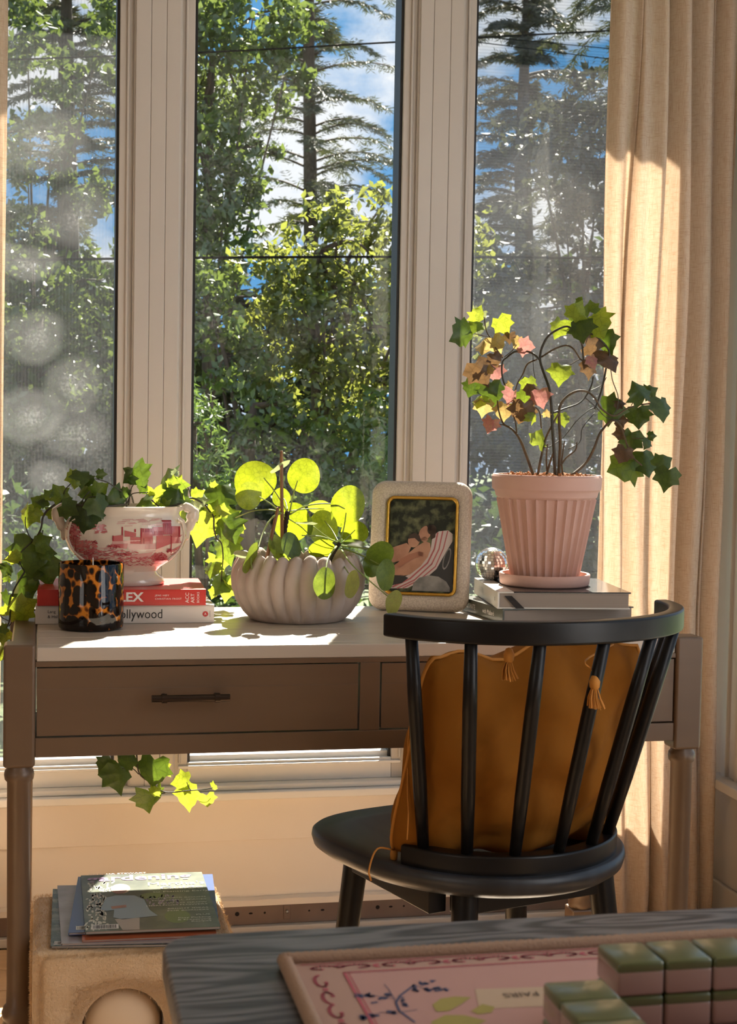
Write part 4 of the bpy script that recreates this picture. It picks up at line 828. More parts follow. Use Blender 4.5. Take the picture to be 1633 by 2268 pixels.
def set_leaf(parent, me, pos, size, ang, m, tx=None, ty=None, name='leaf', centre=.45):
    o = bpy.data.objects.new(name, me); COL.objects.link(o)
    o.material_slots[0].link = 'OBJECT'; o.material_slots[0].material = m
    tx = r5.uniform(-38, 38) if tx is None else tx; ty = r5.uniform(-42, 42) if ty is None else ty
    Rm = (VIEW @ Matrix.Rotation(R(-ang), 3, 'Z') @ Matrix.Rotation(R(tx), 3, 'X') @ Matrix.Rotation(R(ty), 3, 'Y')).to_4x4()
    M = Matrix.Translation(pos) @ Rm @ Matrix.Diagonal((size, size, size, 1)) @ Matrix.Translation((0, -centre, 0))
    o.parent = parent; o.matrix_parent_inverse = wm(parent).inverted(); o.matrix_basis = M; return o
def grow(plant, off, sc, leaves, stems, Yf, stem_m, name='stem'):
    for (x, y, s, a, tone) in leaves:
        px, py = off[0]+x/sc, off[1]+y/sc; Y = Yf(px, py) + r5.uniform(-.022, .022)
        foresh = r5.uniform(-32, 32); q = SZ_AT(s/sc, PD(px, py, Y))*1.12/math.cos(R(foresh))**.5
        set_leaf(plant, r5.choice(IVM), PD(px, py, Y), q, a, IVY[tone], foresh)
    for st in stems:
        pts, r0, r1 = st[0], st[1], st[2]; m = st[3] if len(st) > 3 else stem_m
        q = [PD(off[0]+x/sc, off[1]+y/sc, Yf(off[0]+x/sc, off[1]+y/sc) + .004*math.sin(x*.05)) for x, y in pts]; q = smooth_path(q, 6)
        MB().tube(q, list(np.linspace(r0, r1, len(q))), 7).build(name, m, plant, smooth=True)
ivy = thing('trailing_ivy', (pc.x, pc.y, pc.z+.13), 'green ivy spilling over both ends of the red printed planter', 'plant')
def YL(px, py): return 1.885 - .02*max(0, (py-1200)/200) if px < 140 else 1.885 - .045*math.exp(-((px-215)/70)**2)
L6 = [(820,150,150,250,'y'),(930,140,200,170,'g'),(1030,170,140,110,'g'),(860,220,100,190,'y'),(1160,110,120,90,'g'),(670,320,200,330,'m'),(950,300,180,250,'m'),(1150,290,220,60,'m'),(540,330,120,320,'m'),(290,560,280,190,'y'),(420,420,150,300,'m'),(400,580,160,150,'y'),(480,400,160,270,'g'),(650,480,260,190,'g'),(640,560,180,170,'m'),(790,510,230,120,'g'),(880,520,150,230,'g'),(960,620,380,190,'g'),(1130,480,260,160,'g'),(1250,500,400,175,'g'),(1400,310,130,280,'g'),(480,870,220,60,'m'),(370,1010,440,180,'g'),(260,870,120,310,'g'),(150,1080,190,260,'Y'),(540,1010,160,150,'m'),(520,1230,340,170,'g'),(75,1200,150,200,'g'),(220,1370,400,160,'g'),(370,1390,140,120,'m'),(90,1290,90,0,'m'),(80,1540,170,200,'g'),(290,1620,290,60,'Y'),(180,1700,160,200,'Y'),(40,1700,150,270,'Y'),(390,1580,60,60,'g'),(40,1960,170,180,'Y'),(30,2120,200,200,'Y'),(30,1870,120,250,'m')]
S6 = [([(1450,450),(1200,470),(930,460),(720,415),(560,500),(490,600),(470,720),(410,830),(370,860)],.0022,.0016),([(720,410),(740,290),(830,190)],.0011,.0009),([(940,455),(1000,380),(1080,360),(1200,370)],.0011,.0009),([(930,440),(960,370),(1030,290)],.001,.0008),([(1450,330),(1380,295),(1230,200),(1090,155)],.0013,.0009),([(365,850),(320,780),(290,680),(290,590)],.0011,.0009),([(370,870),(220,1020),(230,1120),(280,1220)],.0013,.0011),([(280,1220),(170,1400),(140,1500),(120,1650),(100,1800),(20,1950),(-50,2100)],.0017,.0013),([(100,1840),(160,1760),(220,1690)],.0009,.0008),([(100,1780),(20,1740),(0,1700)],.0009,.0008),([(490,740),(480,800),(440,820)],.001,.0008),([(720,410),(640,340),(570,320)],.001,.0008)]
grow(ivy, (0, 1030), 1546/300, L6, S6, YL, STEM)
def YR(px, py): return 1.90 if px < 400 else 1.93 + .02*min(1, (px-400)/80)
L7 = [(190,190,300,150,'g'),(60,210,170,230,'g'),(250,330,180,140,'g'),(30,400,140,200,'g'),(530,280,380,225,'m'),(640,140,90,0,'w'),(600,260,150,10,'y'),(700,190,60,40,'Y'),(650,460,330,190,'g'),(690,350,150,60,'g'),(540,560,180,190,'Y'),(400,420,180,170,'Y'),(340,410,100,200,'Y'),(270,510,220,250,'m'),(420,520,90,120,'Y'),(910,410,170,60,'Y'),(950,460,180,90,'w'),(1190,440,360,180,'g'),(1110,290,90,20,'Y'),(840,620,260,150,'g'),(800,520,130,200,'w'),(1010,800,480,200,'Y'),(1100,580,200,20,'Y'),(1200,600,160,20,'Y'),(1300,650,250,70,'m'),(1290,820,330,160,'g'),(1390,830,160,200,'Y'),(1330,920,110,240,'Y'),(1250,1060,350,170,'m'),(1180,1250,240,170,'Y'),(1070,1300,200,190,'m'),(1200,1470,280,210,'g'),(1240,1560,300,190,'Y'),(1120,1600,140,200,'Y'),(1310,1540,200,150,'Y')]
S7 = [([(60,560),(70,500),(130,400),(320,385)],.0012,.0009),([(80,540),(110,350),(140,290)],.0011,.0009),([(350,470),(430,540),(480,580)],.0011,.0013),([(660,210),(740,270),(810,350),(825,450),(760,460),(690,350)],.0011,.0009),([(480,580),(700,520),(830,450),(980,520),(1050,600),(1105,680),(1110,820),(1140,940)],.0019,.0015),([(1105,680),(1150,650),(1170,600)],.0009,.0008),([(1140,940),(1200,1000),(1220,1150),(1210,1300),(1200,1450),(1220,1580)],.0014,.001)]
grow(ivy, (270, 1020), 1633/300, L7, S7, YR, STEM)
L5 = [(740,170,130,220,'g'),(870,140,160,100,'g'),(830,260,220,170,'g'),(1060,220,220,190,'g'),(1140,205,110,150,'Y'),(1060,430,190,190,'m'),(1080,360,80,60,'Y'),(1265,290,130,260,'Y'),(1290,400,190,175,'Y'),(1440,420,110,180,'Y'),(1475,315,60,0,'Y')]
S5 = [([(930,20),(950,90),(970,230),(1060,300),(1150,360),(1300,350),(1420,340),(1480,330)],.0017,.0009),([(965,235),(920,195),(850,195)],.001,.0008),([(1150,365),(1080,380)],.0009,.0008),([(1330,350),(1310,320),(1300,290)],.0009,.0008)]
grow(ivy, (0, 1640), 1633/520, L5, S5, lambda px, py: 2.05, STEM)
MB().tube(smooth_path([PD(930/3.14, 1640+20/3.14, 2.05), (-.085, 2.17, .70), (-.09, 2.16, .86), (-.105, 2.09, .968), (-.12, 2.03, .976), (-.122, 1.98, .945)], 6), .0017, 7).build('stem', STEM, ivy, smooth=True)

# ---- round-leaved money plant in the concrete bowl
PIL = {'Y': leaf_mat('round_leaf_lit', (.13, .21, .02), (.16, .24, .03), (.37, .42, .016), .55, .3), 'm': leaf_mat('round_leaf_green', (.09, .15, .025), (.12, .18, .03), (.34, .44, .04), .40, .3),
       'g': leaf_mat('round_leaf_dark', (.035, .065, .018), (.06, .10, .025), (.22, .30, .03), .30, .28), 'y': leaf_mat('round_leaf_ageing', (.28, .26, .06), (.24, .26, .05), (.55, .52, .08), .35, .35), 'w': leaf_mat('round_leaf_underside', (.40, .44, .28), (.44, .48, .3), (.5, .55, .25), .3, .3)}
def disc_mesh(dome, seed):
    q = random.Random(seed); n_ = 28; v = [(0, 0, 0)]; f = []; ph_ = q.uniform(0, 6)
    for i, rr_ in enumerate((.33, .66, .9, 1.0)):
        for j in range(n_):
            t = 2*PI*j/n_; r_ = rr_*(1 + .035*math.sin(2*t+ph_)*rr_ + .02*math.sin(3*t+ph_*2)*rr_)
            v.append((r_*math.cos(t), r_*math.sin(t), -dome*rr_*rr_ + .03*math.sin(4*t+ph_)*rr_**3))
    f = [(0, 1+j, 1+(j+1) % n_) for j in range(n_)] + [(1+i*n_+j, 1+(i+1)*n_+j, 1+(i+1)*n_+(j+1) % n_, 1+i*n_+(j+1) % n_) for i in range(3) for j in range(n_)]
    me = bpy.data.meshes.new('leaf'); me.from_pydata(v, [], f); me.polygons.foreach_set('use_smooth', [True]*len(me.polygons)); me.materials.append(PIL['m']); return me
DM = [disc_mesh(d, i) for i, d in enumerate((.10, .18, .06, -.08))]
pil = thing('money_plant', (bc.x, bc.y, bc.z+.1), 'money plant with round bright green leaves in the fluted bowl', 'plant')
PO, PS = (500, 990), 1633/400
def pp_(x, y, Y): return PD(PO[0]+x/PS, PO[1]+y/PS, Y)
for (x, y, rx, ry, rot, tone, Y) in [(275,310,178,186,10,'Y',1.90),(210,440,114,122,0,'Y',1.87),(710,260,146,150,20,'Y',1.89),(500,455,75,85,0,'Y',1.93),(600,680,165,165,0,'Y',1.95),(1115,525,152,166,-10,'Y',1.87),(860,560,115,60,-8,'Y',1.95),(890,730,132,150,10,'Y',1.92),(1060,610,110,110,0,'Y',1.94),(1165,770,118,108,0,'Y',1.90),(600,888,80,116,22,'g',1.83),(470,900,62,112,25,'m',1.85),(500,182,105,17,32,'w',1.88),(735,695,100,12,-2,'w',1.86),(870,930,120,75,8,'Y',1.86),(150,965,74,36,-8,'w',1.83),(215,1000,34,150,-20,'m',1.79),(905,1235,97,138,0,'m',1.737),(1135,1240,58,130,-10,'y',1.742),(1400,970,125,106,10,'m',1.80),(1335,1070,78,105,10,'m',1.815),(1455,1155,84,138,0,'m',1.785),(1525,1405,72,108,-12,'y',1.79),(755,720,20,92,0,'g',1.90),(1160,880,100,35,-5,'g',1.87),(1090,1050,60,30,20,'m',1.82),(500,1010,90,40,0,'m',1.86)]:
    o = bpy.data.objects.new('leaf', DM[(x+y) % 4]); COL.objects.link(o); o.material_slots[0].link = 'OBJECT'; o.material_slots[0].material = PIL[tone]
    Rm = (VIEW @ Matrix.Rotation(R(rot), 3, 'Z')).to_4x4(); a_ = SZ_AT(rx/PS, pp_(x, y, Y))*1.04; b_ = SZ_AT(ry/PS, pp_(x, y, Y))*1.04; big = max(a_, b_)
    # the short axis of a tilted disc: tilt a round leaf instead of squashing it
    tilt = math.acos(max(.12, min(1, min(a_, b_)/big))); T_ = Matrix.Rotation(tilt if b_ < a_ else 0, 4, 'X') @ Matrix.Rotation(tilt if a_ < b_ else 0, 4, 'Y')
    o.parent = pil; o.matrix_parent_inverse = wm(pil).inverted(); o.matrix_basis = Matrix.Translation(pp_(x, y, Y)) @ Rm @ T_ @ Matrix.Diagonal((big, big, big, 1))
A0, B0 = (560, 590), (1030, 870)
for pts, Ys, r0 in [([A0,(450,410),(345,280)],(1.88,1.895,1.895),.0013),([(545,640),(430,530),(300,447)],(1.88,1.87,1.865),.0013),([(580,590),(610,440),(650,305)],(1.88,1.885,1.885),.0013),([(560,570),(540,490),(500,440)],(1.88,1.91,1.925),.001),([(580,610),(740,530),(960,515),(1080,560)],(1.88,1.875,1.87,1.865),.0014),([(580,580),(740,560),(890,560)],(1.88,1.9,1.94),.0012),([(530,610),(450,578),(380,567),(240,580),(90,640)],(1.88,1.86,1.86,1.87,1.9),.0013),([(520,590),(420,640),(340,770),(290,930)],(1.88,1.85,1.83,1.80),.0017),([(570,650),(680,720),(780,820)],(1.88,1.9,1.91),.001),([B0,(1070,730),(1090,595)],(1.87,1.87,1.868),.0013),([(1020,860),(960,750),(895,668)],(1.87,1.9,1.915),.0013),([(1050,870),(1110,810),(1170,752)],(1.87,1.88,1.895),.0012),([(1010,860),(860,810),(690,800)],(1.87,1.85,1.84),.0013),([(1010,870),(900,800),(790,715)],(1.87,1.87,1.87),.001),([(1040,890),(1160,905),(1390,935)],(1.87,1.83,1.80),.0013),([(1040,910),(1240,985),(1440,1090)],(1.87,1.82,1.785),.0013),([(1050,930),(1130,1050),(1290,1200),(1490,1370)],(1.86,1.75,1.765,1.79),.0013),([(1000,900),(930,1000),(905,1110)],(1.86,1.765,1.735),.0016),([(1060,1060),(1110,1140)],(1.80,1.742),.0013),([(590,1000),(560,940),(600,880)],(1.87,1.85,1.835),.0012),([(280,1040),(220,990),(190,960)],(1.84,1.82,1.82),.0011),([(240,1110),(230,1050),(230,1000)],(1.80,1.79,1.79),.0010)]:
    q = smooth_path([pp_(x, y, Y) for (x, y), Y in zip(pts, Ys)], 6); MB().tube(q, list(np.linspace(r0*1.15, r0*.75, len(q))), 7).build('petiole', STEMG, pil, smooth=True)
MB().tube(smooth_path([pp_(530, 1050, 1.885), pp_(520, 900, 1.885), pp_(535, 740, 1.882), pp_(562, 580, 1.88)], 8), [.0042+.0012*(i % 2) for i in range(25)], 9).build('main_stem', mat('dark_scaly_stem', (.03, .018, .012), .9, bump=.8, bscale=300), pil, smooth=True)
MB().tube(smooth_path([pp_(930, 1070, 1.85), pp_(960, 990, 1.86), pp_(1000, 920, 1.868), pp_(1032, 865, 1.87)], 6), [.003+.0008*(i % 2) for i in range(19)], 8).build('side_stem', MATS['dark_scaly_stem'], pil, smooth=True)
for i, (a, b_, lab) in enumerate((((512, 1060, 1.875), (505, 32, 1.875), 'upright wooden stake standing in the fluted bowl'), ((355, 1080, 1.84), (475, 545, 1.862), 'shorter slanting wooden stake in the fluted bowl'))):
    p0, p1 = pp_(*a), pp_(*b_)
    sk = MB().tube([p0, p0.lerp(p1, .5), p0.lerp(p1, .93), p0.lerp(p1, .945), p0.lerp(p1, .96), p1], [.0034, .0033, .0032, .0024, .0032, .0022], 10).build('plant_stake', mat('brown_bamboo', (.26, .12, .05), .5, col2=(.18, .075, .03), nscale=30), None, smooth=True)
    tag(sk, lab, 'stake', 'plant stakes')

# ---- topiary ivy in the terracotta pot
top = thing('topiary_ivy', (pz.x, pz.y, pz.z+PH-.01), 'half-bare ivy trained in loops with green, pink and bronze leaves in the ribbed pot', 'plant')
TO, TS = (980, 640), 1633/560
def YT(px, py): return 1.885 + .035*math.sin((px-1000)*.013+(py-640)*.006) - .05*max(0, (px-1330)/150)
LT = [(245,170,110,20,'Y'),(210,240,95,200,'m'),(140,300,160,240,'g'),(390,240,135,150,'Y'),(435,315,75,180,'r'),(265,350,125,200,'c'),(350,360,120,150,'c'),(470,350,80,300,'c'),(545,375,110,100,'p'),(345,455,95,160,'r'),(225,435,45,0,'w'),(250,545,180,150,'r'),(345,540,115,180,'p'),(300,520,60,0,'c'),(190,640,110,200,'g'),(330,665,160,170,'g'),(235,720,95,200,'Y'),(270,775,115,190,'c'),(310,880,100,200,'p'),(425,615,50,0,'c'),(565,620,105,170,'y'),(600,660,115,160,'r'),(635,700,125,170,'p'),(450,700,105,200,'p'),(530,720,115,200,'m'),(395,790,125,190,'c'),(520,800,155,190,'r'),(590,825,85,20,'Y'),(675,805,50,0,'c'),(785,835,95,170,'y'),(635,965,125,20,'y'),(745,250,130,200,'y'),(765,540,140,190,'y'),(975,470,90,160,'p'),(960,520,120,180,'r'),(865,145,125,30,'Y'),(950,110,100,0,'m'),(990,230,180,160,'Y'),(915,210,90,0,'y'),(900,260,155,180,'g'),(885,70,50,30,'m'),(985,365,150,90,'r'),(1060,350,150,160,'g'),(1080,450,160,150,'r'),(860,225,110,200,'m'),(1100,775,170,100,'g'),(1150,730,80,90,'r'),(1160,845,90,90,'r'),(1280,660,150,330,'g'),(1350,670,95,60,'g'),(1265,820,145,180,'g'),(1425,770,155,170,'g'),(1135,945,80,270,'r'),(1355,950,60,90,'g'),(1210,990,155,190,'g'),(1165,1075,115,200,'r'),(1180,1130,210,250,'m'),(1325,1000,70,200,'g'),(1315,1110,180,170,'g'),(1425,1120,125,60,'g'),(1450,1230,155,190,'g')]
K1, K2, K3 = STEM, STEMB, STEMG
ST = [([(730,1215),(722,1050),(712,900),(705,760),(690,640),(655,540),(632,460),(640,390),(680,310),(740,265),(810,243),(870,290),(900,350),(912,460)],.0033,.0016,K1),([(632,460),(590,420),(530,400),(470,405),(420,440),(390,470),(385,540),(400,610),(440,670),(490,730)],.0022,.0014,K1),([(715,800),(800,770),(880,740),(930,690),(965,620),(975,565)],.0019,.0014,K1),([(940,280),(1000,310),(1060,370),(1080,420),(1065,480),(1050,560),(1030,650),(1000,740),(985,770)],.0018,.0020,K1),([(750,1215),(762,1000),(755,850),(760,760),(800,700),(870,660),(940,665),(990,710),(1025,770),(1110,820),(1200,770),(1300,745),(1390,740)],.0032,.0012,K2),([(835,1205),(930,1120),(980,1030),(1020,930),(1095,850),(1150,880),(1175,950),(1220,1070),(1290,1140)],.0030,.0014,K2),([(590,1205),(545,1080),(500,970),(450,905),(395,870),(365,790),(355,720)],.0030,.0012,K2),([(480,930),(475,870),(465,830),(460,780)],.0016,.0012,K2),([(615,1210),(640,1080),(670,960),(720,860),(760,790)],.0026,.0016,K2),([(765,1140),(800,1090),(860,1040),(870,990)],.0020,.0012,K2),([(640,1025),(700,1015),(790,950),(870,850),(960,775),(1000,780)],.0010,.0010,K1),([(815,1035),(890,985),(905,900),(985,800)],.0009,.0009,K1),([(640,440),(720,390),(800,365),(850,390),(890,450),(915,465)],.0018,.0014,K2),([(610,455),(550,485),(520,550),(490,600),(470,660)],.0018,.0012,K2),([(390,445),(350,390),(315,325),(285,270),(270,180)],.0017,.0010,K2),([(912,380),(880,300),(890,200),(905,110),(890,60)],.0014,.0008,K2),([(640,900),(630,800),(600,760)],.0014,.0010,K2),([(1085,490),(1100,590),(1135,690),(1130,770),(1095,830)],.0009,.0009,K1),([(1220,755),(1250,700),(1260,670)],.0009,.0008,K2),([(1235,965),(1330,965)],.0008,.0008,K2),([(820,495),(890,450)],.0009,.0008,K2),([(670,1215),(700,1110),(725,1040)],.0022,.0018,K2),([(680,1215),(672,1100),(680,1000)],.0017,.0012,K2),([(780,1215),(772,1120),(790,980)],.0018,.0012,K2),([(400,440),(450,400),(480,360)],.0009,.0008,K2),([(585,420),(590,520),(600,580)],.0007,.0006,K1),([(920,700),(990,760),(1060,830),(1150,850)],.0009,.0008,K1),([(950,660),(1030,620),(1060,570)],.0008,.0008,K1),([(210,290),(300,310),(330,320)],.0008,.0008,K2),([(330,870),(400,880),(450,910)],.0010,.0010,K2)]
grow(top, TO, TS, LT, ST, YT, STEMB)

# ================================================================== CURTAINS
def linen():
    m, t, out = _base('natural_linen'); L = t.links.new; tcn = N(t, 'ShaderNodeTexCoord')
    def nz(sc, st):
        mp_ = N(t, 'ShaderNodeMapping'); mp_.inputs['Scale'].default_value = st; L(tcn.outputs['Object'], mp_.inputs['Vector'])
        n_ = N(t, 'ShaderNodeTexNoise'); n_.inputs['Scale'].default_value = sc; n_.inputs['Detail'].default_value = 3; L(mp_.outputs[0], n_.inputs['Vector']); return n_.outputs['Fac']
    a, b_ = nz(60, (1, 1, 14)), nz(60, (14, 14, .6)); ad = N(t, 'ShaderNodeMath', operation='MAXIMUM'); L(a, ad.inputs[0]); L(b_, ad.inputs[1])
    r = N(t, 'ShaderNodeValToRGB'); r.color_ramp.elements[0].position = .50; r.color_ramp.elements[0].color = (.90, .78, .66, 1); r.color_ramp.elements[1].position = .78; r.color_ramp.elements[1].color = (.68, .50, .35, 1); L(ad.outputs[0], r.inputs['Fac'])
    d = N(t, 'ShaderNodeBsdfDiffuse'); tl = N(t, 'ShaderNodeBsdfTranslucent'); L(r.outputs['Color'], d.inputs[0]); L(r.outputs['Color'], tl.inputs[0])
    ms = N(t, 'ShaderNodeMixShader'); ms.inputs[0].default_value = .58; L(d.outputs[0], ms.inputs[1]); L(tl.outputs[0], ms.inputs[2]); L(ms.outputs[0], out.inputs['Surface']); return m
LIN = linen()
def interp(tab, z):
    for (z0, a0), (z1, a1) in zip(tab, tab[1:]):
        if (z0-z)*(z1-z) <= 0: k_ = (z-z0)/(z1-z0); k_ = k_*k_*(3-2*k_); return a0+(a1-a0)*k_
    return tab[-1][1] if abs(z-tab[-1][0]) < abs(z-tab[0][0]) else tab[0][1]
def curtain(name, label, left, right, z0, z1, yb, folds, amp, seed):
    q = random.Random(seed); ph_ = [q.uniform(0, 6) for _ in range(6)]; NU_, NV = 220, 60
    def fn(u, v):
        z = z0 + (z1-z0)*v; xl, xr = interp(left, z), interp(right, z)
        uu = u + .018*math.sin(3*v*PI+ph_[0]+u*5) ; w_ = folds*2*PI*uu
        k_ = .65 + .35*math.sin(u*9+ph_[1])
        y = yb + amp*k_*math.sin(w_+ph_[2]+.7*math.sin(v*3.1+u*6)) + amp*.32*math.sin(2.3*w_+ph_[3]+v*2.5) + .006*math.sin(v*11+u*8)
        x = xl + (xr-xl)*u + .45*amp*math.cos(w_+ph_[2]+.7*math.sin(v*3.1+u*6))*(0 < u < 1)*min(1, min(u, 1-u)*14)
        if v < .03: y += .004*math.sin(40*u)
        return (x, y, z)
    o = MB().grid(fn, NU_, NV).build(name, LIN, None, smooth=True)
    s_ = o.modifiers.new('thickness', 'SOLIDIFY'); s_.thickness = .0012
    return tag(o, label, 'curtain', 'linen curtains')
yc = 2.31
Lt = [(2.30, P(1360, -90, yc).x)] + [(P(x, y, yc).z, P(x, y, yc).x) for x, y in ((1356, 0), (1341, 500), (1331, 1000), (1326, 1290), (1335, 1600), (1345, 2030))]; Lt.append((.012, P(1345, 2060, yc).x))
Rt = [(2.30, 1.205)] + [(P(x, y, yc).z, min(1.205, P(x, y, yc).x)) for x, y in ((1680, 0), (1622, 600), (1603, 1000), (1588, 1350), (1600, 1750), (1614, 2040))]; Rt.append((.012, P(1615, 2060, yc).x))
curtain('linen_curtain', 'long natural linen curtain hanging at the right end of the window', Lt, Rt, .012, 2.30, yc, 4.6, .030, 3)
curtain('linen_curtain', 'edge of a natural linen curtain at the far left of the window', [(2.3, -.60), (.01, -.60)], [(2.30, P(18, -80, yc).x), (P(18, 0, yc).z, P(18, 0, yc).x), (P(6, 1000, yc).z, P(6, 1000, yc).x), (.01, P(-4, 1700, yc).x)], .012, 2.30, yc, 3, .022, 8)

# ================================================================== FUR STOOL AND MAGAZINES
FURM = mat('cream_fleece', (.62, .43, .25), .95, col2=(.67, .48, .30), nscale=30, bump=.8, bscale=220, bdist=.004, sheen=.5)
SX0, SX1, SY0, SY1, SH = -.284, .030, 1.520, 1.812, .300
stool = thing('fleece_stool', ((SX0+SX1)/2, (SY0+SY1)/2, 0), 'cream fleece cube stool with a round front opening under the desk', 'stool')
scx, hzc, hr = P(275, 2200, 1.52).x, .166, .065
def srnd(u, v):                                   # front face with a round opening: polar grid from hole rim to the rounded square
    a = u*2*PI; hx, hh = (SX1-SX0)/2-.012, SH/2-.008; c, s_ = math.cos(a), math.sin(a); k_ = min(hx/abs(c) if abs(c) > 1e-6 else 9, hh/abs(s_) if abs(s_) > 1e-6 else 9)
    x0, z0 = scx+hr*c, hzc+hr*s_; x1, z1 = (SX0+SX1)/2+k_*c, SH/2+k_*s_
    d_ = v; y = SY0 + .010*(1-d_)**4*1.4 - .002*math.sin(PI*d_)
    if d_ > .9: y += .006*((d_-.9)/.1)**2
    return (x0+(x1-x0)*d_, y, z0+(z1-z0)*d_)
b = MB().grid(srnd, 96, 14); b.grid(lambda u, v: (scx+hr*math.cos(2*PI*u)*(1-.03*v), SY0+.014+v*.06, hzc+hr*math.sin(2*PI*u)*(1-.03*v)), 96, 4)
b.build('front_panel', FURM, stool, smooth=True)
box('body', FURM, stool, (SX0+.002, SX1-.002, SY0+.075, SY1, .004, SH-.002), .014, seg=4)
box('top_pad', FURM, stool, (SX0, SX1, SY0+.004, SY1, SH-.030, SH), .013, seg=4)
for x in (SX0, SX1-.02): box('side_panel', FURM, stool, (x, x+.02, SY0+.006, SY0+.09, .004, SH-.015), .006)
MB().lathe([(.0605, .0), (.055, .012), (.042, .022), (.022, .029), (0, .031)], 40).build('lit_opening_dome', mat('lit_opening_peach', (.80, .60, .40), .7, sheen=.4), stool, smooth=True, local=False).matrix_basis = Matrix.Translation((scx, SY0+.045, hzc)) @ Matrix.Rotation(R(90), 4, 'X')  # added pale dome standing for the lit inside of the round opening
fu = []; r6 = np.random.default_rng(3)
def fur(n_, pos, nrm):
    d = nrm + r6.normal(size=(n_, 3))*.45 + np.array([0, 0, -.25]); d /= np.linalg.norm(d, axis=1, keepdims=True); return pos, d
n1 = 26000; p_ = np.stack([r6.uniform(SX0+.004, SX1-.004, n1), np.full(n1, SY0+.003), r6.uniform(.01, SH-.004, n1)], 1); keep = (p_[:, 0]-scx)**2+(p_[:, 2]-hzc)**2 > (hr*1.02)**2; p_ = p_[keep]
fu.append(fur(len(p_), p_, np.array([0, -1., 0])))
n2 = 16000; p_ = np.stack([r6.uniform(SX0, SX1, n2), r6.uniform(SY0+.008, SY1, n2), np.full(n2, SH-.0015)], 1); fu.append(fur(n2, p_, np.array([0, 0, 1.3])))
for x_, sg in ((SX0, -1.), (SX1, 1.)):
    n3 = 9000; p_ = np.stack([np.full(n3, x_), r6.uniform(SY0+.01, SY1, n3), r6.uniform(.01, SH-.006, n3)], 1); fu.append(fur(n3, p_, np.array([sg, 0, 0])))
pc_, dr_ = np.concatenate([a for a, _ in fu]), np.concatenate([a for _, a in fu]); ln_ = r6.uniform(.0035, .0075, (len(pc_), 1))
sd_ = np.cross(dr_, r6.normal(size=dr_.shape)); sd_ /= np.linalg.norm(sd_, axis=1, keepdims=True)
stuff(quads('fleece', pc_+dr_*ln_*.5, sd_*.00035, dr_*ln_*.55, mat('fleece_fibre', (.62, .43, .25), .9, trans=.3, tcol=(.8, .58, .36)), stool))
# magazines: near-left, near-right, far-right, far-left corners on their own level
MZ = [SH+.0018]
PGS = mat('magazine_pages', (.40, .33, .29), .7)
def magazine(label, px4, th, cover, sag=.0):
    z = MZ[0]; c = [PZ(x, y, z+th) for x, y in px4]; t = thing('magazine', (c[0].x, c[0].y, z), label, 'magazine', 'magazines on the fleece stool')
    c = [Vector((q.x, q.y, 0)) for q in c]
    def slab(nm, m, a, b_, inset):
        ctr = (c[0]+c[1]+c[2]+c[3])/4; q = [k_.lerp(ctr, inset) for k_ in c]; return MB().add([k_+Vector((0, 0, a)) for k_ in q]+[k_+Vector((0, 0, b_)) for k_ in q], [(3, 2, 1, 0), (4, 5, 6, 7), (0, 1, 5, 4), (1, 2, 6, 5), (2, 3, 7, 6), (3, 0, 4, 7)]).build(nm, m, t)
    slab('pages', PGS, z+.0003, z+th-.0003, .012); slab('back_cover', cover, z, z+.0003, 0); slab('cover', cover, z+th-.0003, z+th, 0); MZ[0] = z+th+.0003
    M = frame_m(Vector((c[0].x, c[0].y, z+th)), c[1]-c[0], c[3]-c[0]); w_, h_ = (c[1]-c[0]).length, (c[3]-c[0]).length; return t, M, w_, h_
random.seed(5)
GRN = mat('cover_green_picture', (.05, .065, .055), .25, col2=(.22, .21, .17), nscale=40, ndetail=6, lo=.45, hi=.7); GRY = mat('cover_lilac_grey', (.42, .38, .40), .25, col2=(.30, .26, .28), nscale=14); BLU = mat('cover_blue', (.055, .085, .25), .25); ORG = mat('cover_orange', (.45, .12, .05), .3); DRK = mat('cover_dark_garden', (.065, .075, .055), .3, col2=(.17, .18, .12), nscale=24, ndetail=6, lo=.4, hi=.75)
WHT = mat('cover_white', (.80, .77, .73), .3)
def barcode(t, M, x, y, w_, h_):
    shape('barcode', [[(x, y), (x+w_, y), (x+w_, y+h_), (x, y+h_)]], WHT, t, M, .0003); q = random.Random(2); bars = []; u = x+w_*.06
    while u < x+w_*.9: d = q.choice((.0006, .0010, .0015)); bars.append([(u, y+h_*.12), (u+d, y+h_*.12), (u+d, y+h_*.88), (u, y+h_*.88)]); u += d+q.choice((.0006, .001))
    shape('barcode_bars', bars, INK, t, M, .0005)
t, M, w_, h_ = magazine('lowest magazine on the stool, showing a dark green picture strip', [(112, 2096), (430, 2091), (418, 1968), (117, 1969)], .0035, GRN); barcode(t, M, .004, .006, .012, .016)
t, M, w_, h_ = magazine('lilac-grey magazine sticking out to the left of the blue one', [(136, 2090), (455, 2082), (432, 1957), (127, 1961)], .0035, GRY)
t, M, w_, h_ = magazine('orange-edged magazine in the middle of the pile', [(182, 2083), (480, 2070), (455, 1960), (180, 1966)], .003, ORG)
t, M, w_, h_ = magazine('blue magazine just under the garden magazine', [(151, 2066), (486, 2052), (471, 1936), (173, 1942)], .004, BLU); barcode(t, M, .012, .012, .026, .018)
t, M, w_, h_ = magazine('garden magazine with a lilac title on top of the pile', [(189, 2064), (489, 2052), (447, 1931), (179, 1939)], .0045, DRK)
def mg(x, y): return ((x-365)/1220*w_*(1.0) , (575-y)/490*h_)   # zoomed-crop coordinates to cover coordinates
def mshape(nm, polys, m, off): return shape(nm, [[mg(*a) for a in p] for p in polys], m, t, M, off)
r7 = random.Random(8); fl_ = []
